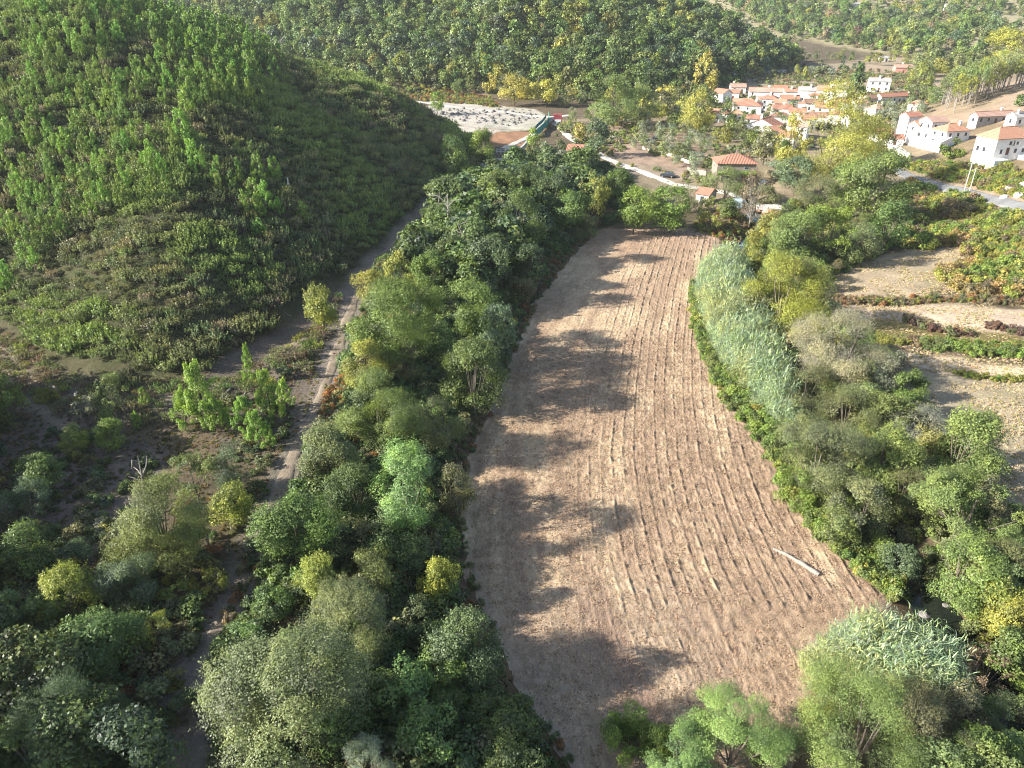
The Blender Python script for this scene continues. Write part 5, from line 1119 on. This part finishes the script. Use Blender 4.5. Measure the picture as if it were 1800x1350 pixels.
# the stone house with the vine pergola
e,W,D,H=house('two-storey stone house with a ribbed hipped roof and a vine over its porch',1291,283,66,.75,5.2,-4,'hip','red',rh=1.9,wall='stone',name='stone_house',frame=True,eave=.55,
   wins=[(0,-3.4,3.6,1.3,.7),(0,2.9,3.6,1.3,.7),(0,-2.6,.05,3.2,2.0,'door'),(0,2.2,.9,1.0,1.1),(1,0,3.4,1,.9),(3,0,3.4,1,.9)])
mb=MB()
for i in range(26):
    u=-W/2+i*W/25; mb.tube((u*.97,-D/2-.5,H+.2),(u*.42,-.15,H+1.95),.07,.07,4)
pg=MB()
for u in (-W/2+.2,-W/6,W/6,W/2-.2): pg.box(u-.1,u+.1,-D/2-2.3,-D/2-2.1,-.5,2.5)
pg.box(-W/2,W/2,-D/2-2.35,-D/2-2.05,2.502,2.65)
for u in np.linspace(-W/2,W/2,9): pg.box(u-.05,u+.05,-D/2-2.6,-D/2-.02,2.653,2.75)
pgo=pg.build('pergola',DOORM,e)
rgp=np.random.default_rng(5); n=2600; p=np.stack([(rgp.random(n)-.5)*W*.98,-D/2-.1-rgp.random(n)*2.6,2.85+rgp.random(n)*.35-.9*(rgp.random(n)<.3)*rgp.random(n)],1); p[:,2]+=.25*(fbm(p[:,0],p[:,1],5)-.5)*2
vv,ff=cards(p,rdir(n,rgp)+np.array((0,-.3,.8)),.30*(.6+.8*rgp.random(n)),.8,rgp); vo=mk('vine',vv,ff,LEAF,pgo,rnd=rgp.random(n)); vo.color=(.16,.28,.04,1)
# small buildings of the valley
house('small red-roofed open shed beside the big green tree',1011,263,27,.6,2.4,-14,'shed','red',wall='grey',rh=1.2,name='garden_shed',cat='shed',chim=False,wins=[(0,0,.05,2.4,1.8,'door')],sink=1)
house('little whitewashed shed with a tiled roof above the top of the field',1242,338,24,1.3,2.6,-38,'gable','red',wall='grey',name='tiled_shed',cat='shed',chim=False,wins=[(0,0,.05,1,1.9,'door'),(3,0,1,.6,.6)],sink=1)
# ---------------------------------------------------------------- walls and slabs
def wall(label,pts,hh,th,mat,name='garden_wall',cat='wall'):
    pw=PP(pts); mb=MB(); seg=[]
    q=[]; 
    for a,b in zip(pw[:-1],pw[1:]):
        n=max(1,int(math.dist(a,b)/3)); q+= [(a[0]+(b[0]-a[0])*i/n,a[1]+(b[1]-a[1])*i/n) for i in range(n)]
    q.append(pw[-1]); o=q[0]; z0=float(h(*o)); V=[];F=[]
    for i,(x,y) in enumerate(q):
        a=q[max(i-1,0)];b=q[min(i+1,len(q)-1)]; dx,dy=b[0]-a[0],b[1]-a[1]; L=math.hypot(dx,dy); nx_,ny_=-dy/L*th/2,dx/L*th/2; z=float(h(x,y))-z0
        V+=[(x-o[0]+nx_,y-o[1]+ny_,z-.4),(x-o[0]-nx_,y-o[1]-ny_,z-.4),(x-o[0]-nx_,y-o[1]-ny_,z+hh),(x-o[0]+nx_,y-o[1]+ny_,z+hh)]
        if i:
            k=4*i; F+=[(k-4,k-3,k+1,k),(k-3,k-2,k+2,k+1),(k-2,k-1,k+3,k+2),(k-1,k-4,k,k+3)]
    F+=[(0,3,2,1),(len(V)-4,len(V)-3,len(V)-2,len(V)-1)]
    ob=mk(name,V,F,mat); ob.location=(o[0],o[1],z0); return tag(ob,label,cat)
wall('long white wall in front of the long low white house',[(1262,216),(1290,214),(1312,208),(1330,207)],1.3,.3,WL['white'])
wall('short white garden wall left of the large white gables',[(1276,226),(1297,221)],1.2,.3,WL['white'])
wall('white retaining wall below the tower-like house on the right slope',[(1592,252),(1620,262),(1650,268),(1668,258)],3.2,.5,WL['white'])
wall('white courtyard wall by the open porch house',[(1560,262),(1580,272),(1598,278)],1.6,.4,WL['white'])
wall('low stone wall along the lane above the stone house',[(1130,262),(1180,275),(1222,292)],.9,.5,WL['cream'])
wall('pale retaining wall left of the stone house terrace',[(1208,303),(1226,308),(1240,309)],1.5,.4,WL['cream'])
wall('thin pale wall at the far road under the wooded hill',[(1240,128),(1310,128),(1345,127)],1.2,.4,WL['white'])
wall('low brick-edged wall on the brown plot near the nearly leafless tree',[(1318,368),(1345,372),(1368,376)],.7,.5,WL['rose'])
x,y,z,_=P(1350,366); mb=MB(); mb.box(-3,3,-1.8,1.8,-.2,.55); mb.box(-2.6,2.6,-1.4,1.4,.552,.75); o=mb.build('slab_pile',CONC); o.location=(x,y,z); o.rotation_euler=(0,.03,-.2); tag(o,'pile of pale grey slabs at the edge of the brown plot','slab pile')
x,y,z,_=P(1292,362); mb=MB(); mb.box(-1.6,1.6,-1,1,-.2,1.0); mb.tube((-1.6,0,1.0),(1.6,0,1.0),.95,.95,10); o=mb.build('tarp_stack',surface_mat('blue_tarp',(.35,.45,.5))); o.location=(x,y,z); tag(o,'stack covered by a pale blue tarp beside the tiled shed','covered stack')
# ---------------------------------------------------------------- fences, railing, signs
def fence(label,pts,hh,c,name='mesh_fence'):
    pw=PP(pts); x0,y0=pw[0]; z0=float(h(x0,y0)); e=empty(name,(x0,y0,z0)); tag(e,label,'fence'); q=[]
    for a,b in zip(pw[:-1],pw[1:]):
        n=max(1,int(math.dist(a,b)/2.5)); q+=[(a[0]+(b[0]-a[0])*i/n,a[1]+(b[1]-a[1])*i/n) for i in range(n)]
    q.append(pw[-1]); V=[];F=[]
    for i,(x,y) in enumerate(q):
        z=float(h(x,y))-z0; V+=[(x-x0,y-y0,z+.35),(x-x0,y-y0,z+hh),(x-x0+.03,y-y0+.03,z+.35),(x-x0+.03,y-y0+.03,z+hh)]
        if i: k=4*i; F+=[(k-4,k,k+1,k-3),(k-2,k-1,k+3,k+2),(k-3,k+1,k+3,k-1)]
        mb=MB(); mb.tube((x-x0,y-y0,z-.3),(x-x0,y-y0,z+hh+.1),.05,.05,6); mb.build('post',FPOST,e)
    m_=surface_mat('fence_mesh_'+name,c,[v*.7 for v in c],scale=8); mk('mesh_panel',V,F,m_,e)
FPOST=surface_mat('painted_post',(.12,.32,.28))
fence('green mesh fence curving beside the footpath',[(941,243),(950,234),(960,225),(965,216),(964,207)],2.6,(.07,.30,.26))
fence('dark mesh fence on the left side of the footpath',[(934,236),(944,226),(954,217),(960,208)],1.8,(.08,.10,.14),'dark_fence')
RED=surface_mat('red_paint',(.38,.07,.08)); WHT=surface_mat('white_paint',(.8,.8,.8))
x,y,z,_=P(980,217); e=empty('red_shelter',(x,y,z)); tag(e,'red framed noticeboard shelter beside the gravel road','shelter')
mb=MB(); [mb.box(a-.1,a+.1,b-.1,b+.1,-.3,3.6) for a in (-1.6,1.6) for b in (-.8,.8)]; mb.build('frame',RED,e)
mb=MB(); mb.box(-1.9,1.9,-1.1,1.1,3.602,3.8); mb.build('canopy',RED,e)
mb=MB(); mb.box(-1.45,1.45,-.84,-.76,1.9,3.3); mb.build('red_board',RED,e)
mb=MB(); mb.box(-1.3,1.3,-.85,-.75,.7,1.7); mb.build('white_board',WHT,e)
x,y,z,_=P(884,272); e=empty('white_railing',(x,y,z)); tag(e,'short white railing at the end of the concrete road','railing')
mb=MB(); [mb.box(a-.08,a+.08,-.08,.08,-.3,2.0) for a in (-2,-.7,.7,2)]; mb.build('posts_row',WHT,e).name='posts'
mb=MB(); mb.box(-2.1,2.1,-.05,.05,1.0,1.1); mb.box(-2.1,2.1,-.05,.05,1.75,1.85); mb.build('rail',WHT,e)
wall('concrete retaining wall at the edge of the gully by the footpath',[(905,276),(920,262),(928,252)],1.4,.6,CONC)
# poles
def pole(label,px,py,top,r=.16,arms=0,name='utility_pole'):
    x,y,z,zc=P(px,py); H_=(py-top)/FPX*zc/CP; mb=MB(); mb.tube((0,0,-.5),(0,0,H_),r,r*.6,8); e=empty(name,(x,y,z)); tag(e,label,'utility pole'); mb.build('shaft',CONC,e)
    if arms:
        for k in range(arms):
            m=MB(); m.box(-.9,.9,-.07,.07,H_-.5-.9*k,H_-.38-.9*k); a=m.build('crossarm',CONC,e)
            for u in (-.8,0,.8): q=MB(); q.tube((u,0,H_-.377-.9*k),(u,0,H_-.15-.9*k),.06,.04,6); q.build('insulator',PANE,a)
    return x,y,z+H_
a1=pole('left of the two tall concrete poles beside the asphalt road',1693,343,293,arms=1)
a2=pole('right of the two tall concrete poles beside the asphalt road',1702,344,302,arms=1)
pole('concrete pole at the near end of the white gravel yard',1556,297,279)
pole('slim concrete pole by the silver olive right of the stone house',1375,318,303)
pole('pale pole standing alone in the scrub on the shaded hill flank',509,340,316,.22)
pole('pale pole among the young pines on the hillside',331,266,250,.2)
pole('pale pole in the lower village beside the low red-roofed house',1540,222,205)
# ---------------------------------------------------------------- log, rocks, fallen wood
def log(label,a,b,r0,r1,mat=PALE,name='fallen_log',seed=1,lift=.0,bend=.02):
    A=P(*a);B=P(*b); rg=random.Random(seed); pts=[];rs=[]; L=math.dist(A[:2],B[:2]); nx_,ny_=-(B[1]-A[1])/L,(B[0]-A[0])/L
    for i in range(13):
        t=i/12; w_=math.sin(t*3.14*1.3)*L*bend+rg.uniform(-.04,.04)*r0*3; x=A[0]+(B[0]-A[0])*t+nx_*w_;y=A[1]+(B[1]-A[1])*t+ny_*w_; rr=(r0+(r1-r0)*t)*rg.uniform(.85,1.15)
        pts.append((x-A[0],y-A[1],float(h(x,y))-A[2]+rr*.75+lift)); rs.append(rr)
    mb=MB(); mb.path(pts,rs,9); o=mb.build(name,mat,smooth=False); o.location=A[:3]; return tag(o,label,'log')
l=log('long bleached log lying alone on the ploughed field',(1359,966),(1440,1012),.17,.24,seed=4,bend=.03)
log('pale thin log on the bare slope beside the young pines',(393,698),(408,682),.12,.16,seed=5)
log('thin pale stick on the bare bank above the track',(527,624),(543,634),.06,.1,seed=6)
log('thin pale branch higher on the bare bank by the heath',(497,548),(512,556),.05,.07,seed=7)
log('pale trunk lying in the leaf litter below the bare path',(425,710),(432,690),.08,.12,seed=9)
def rock(label,px,py,r,sz=1,seed=0,name='boulder',mat=STONE):
    x,y,z,_=P(px,py); rg=np.random.default_rng(seed); V=[];F=[];nu,nv=16,10
    for j in range(nv+1):
        for i in range(nu):
            th=2*math.pi*i/nu; ph_=math.pi*j/nv; d=np.array((math.sin(ph_)*math.cos(th),math.sin(ph_)*math.sin(th),math.cos(ph_))); 
            q=.75+.5*float(fbm(d[0]*1.6+seed*3+5,d[1]*1.6+d[2]*1.3+9,seed,3)); q=min(q,1.0+.08*float(vnoise(d[0]*5,d[2]*5+d[1]*3,seed))); V.append(d*q*r*np.array((1,.8,sz)))
    for j in range(nv):
        for i in range(nu): F.append((j*nu+i,(j+1)*nu+i,(j+1)*nu+(i+1)%nu,j*nu+(i+1)%nu))
    o=mk(name,V,F,mat); o.location=(x,y,z); return tag(o,label,'rock')
rock('grey rock outcrop standing among the shaded trees near the track top',842,380,4.2,1.5,3,'rock_outcrop')
rock('pale round boulder in the dark stream gap by the lower cane patch',1622,1085,.75,.8,5)
rock('small rock on the far side of the stream gap',1662,1068,.6,.7,6)
for i,(px,py,r) in enumerate([(1775,335,1.6),(1790,345,1.3),(1765,348,1.1),(1800,328,1.5)]):
    rock(['pale rock in the road cutting, highest on the left','pale rock in the road cutting at the right edge, lower one','lowest pale rock in the road cutting','pale rock in the road cutting cut by the right edge'][i],px,py,r,.8,10+i,mat=CONC)
# boulders on the quarry terrace
qx,qy,qz=pts_in(PP([(700,172),(780,178),(940,194),(950,205),(900,224),(820,215),(750,195)]),3.6,world=True,jit=.5)
o0=None
for i in range(min(130,len(qx))):
    if o0 is None:
        o0=rock('pale block of quarried stone scattered on the white terrace',800,200,1.0,.7,30,'stone_block',STONE); o0['group']='stone blocks on the quarry terrace'; q=o0
    else: q=o0.copy(); col.objects.link(q)
    s_=.45+.8*rng.random()**2; q.location=(qx[i],qy[i],qz[i]+.1); q.scale=(s_,s_,s_); q.rotation_euler=(0,0,rng.random()*6)
# ---------------------------------------------------------------- cars
CARP=surface_mat('car_paint_dark',(.03,.035,.045),rough=.3,spec=.6); TYRE=surface_mat('tyre',(.02,.02,.02)); RIM=surface_mat('rim',(.4,.4,.4),rough=.4)
LAMP=surface_mat('lamp_glass',(.7,.7,.65),rough=.2)
def car(label,px,py,rot):
    x,y,z,_=P(px,py); e=empty('parked_car',(x,y,z+.12),R(rot)); tag(e,label,'car','cars parked near the lane')
    prof=[(-2.1,.35),(-2.15,.8),(-1.9,.95),(-1.35,1.02),(-.75,1.45),(.75,1.48),(1.45,1.05),(2.05,.98),(2.15,.7),(2.1,.35)]
    V=[];F=[]; n=len(prof)
    for s in (-1,1):
        for (a,b) in prof: V.append((a,s*(.82 if b<1.1 else .66),b))
    F=[tuple(range(n)),tuple(range(n,2*n))[::-1]]+[(i,n+i,n+(i+1)%n,(i+1)%n) for i in range(n)]
    mk('body',V,F,CARP,e)
    for s in (-1,1):
        mb=MB(); v=[(-1.15,s*.80,1.08),(1.2,s*.80,1.08),(.72,s*.70,1.40),(-.70,s*.70,1.40)]; mb.add(v+[(a,b*1.012+.012*s,c) for a,b,c in v],[(0,1,2,3),(7,6,5,4),(0,4,5,1),(1,5,6,2),(2,6,7,3),(3,7,4,0)]); mb.build('side_window',PANE,e)
        for a in (-1.35,1.35):
            mb=MB(); mb.tube((a,s*.70,.32),(a,s*.86,.32),.32,.32,14); wq=mb.build('wheel',TYRE,e); mb=MB(); mb.tube((a,s*.862,.32),(a,s*.87,.32),.18,.18,10); mb.build('rim',RIM,wq)
        mb=MB(); mb.box(2.11,2.17,s*.55-.15,s*.55+.15,.68,.82); mb.build('headlight',LAMP,e)
car('dark car parked on the lane beside a dark bush',1173,312,-20)
car('dark car parked under olive trees, left of two',1139,252,-10)
car('dark car parked under olive trees, right of two',1155,247,15)
# ---------------------------------------------------------------- haze: thin pale air over the whole valley
m,t,o=newmat('haze_air'); v=N(t,'ShaderNodeVolumePrincipled',inp={'Color':(.86,.90,.95,1),'Density':.0001,'Anisotropy':.3}); t.links.new(v.outputs[0],o.inputs['Volume'])
mb=MB(); mb.box(-3200,3200,-500,5100,-12,330)
tag(mb.build('haze',m),kind='stuff')
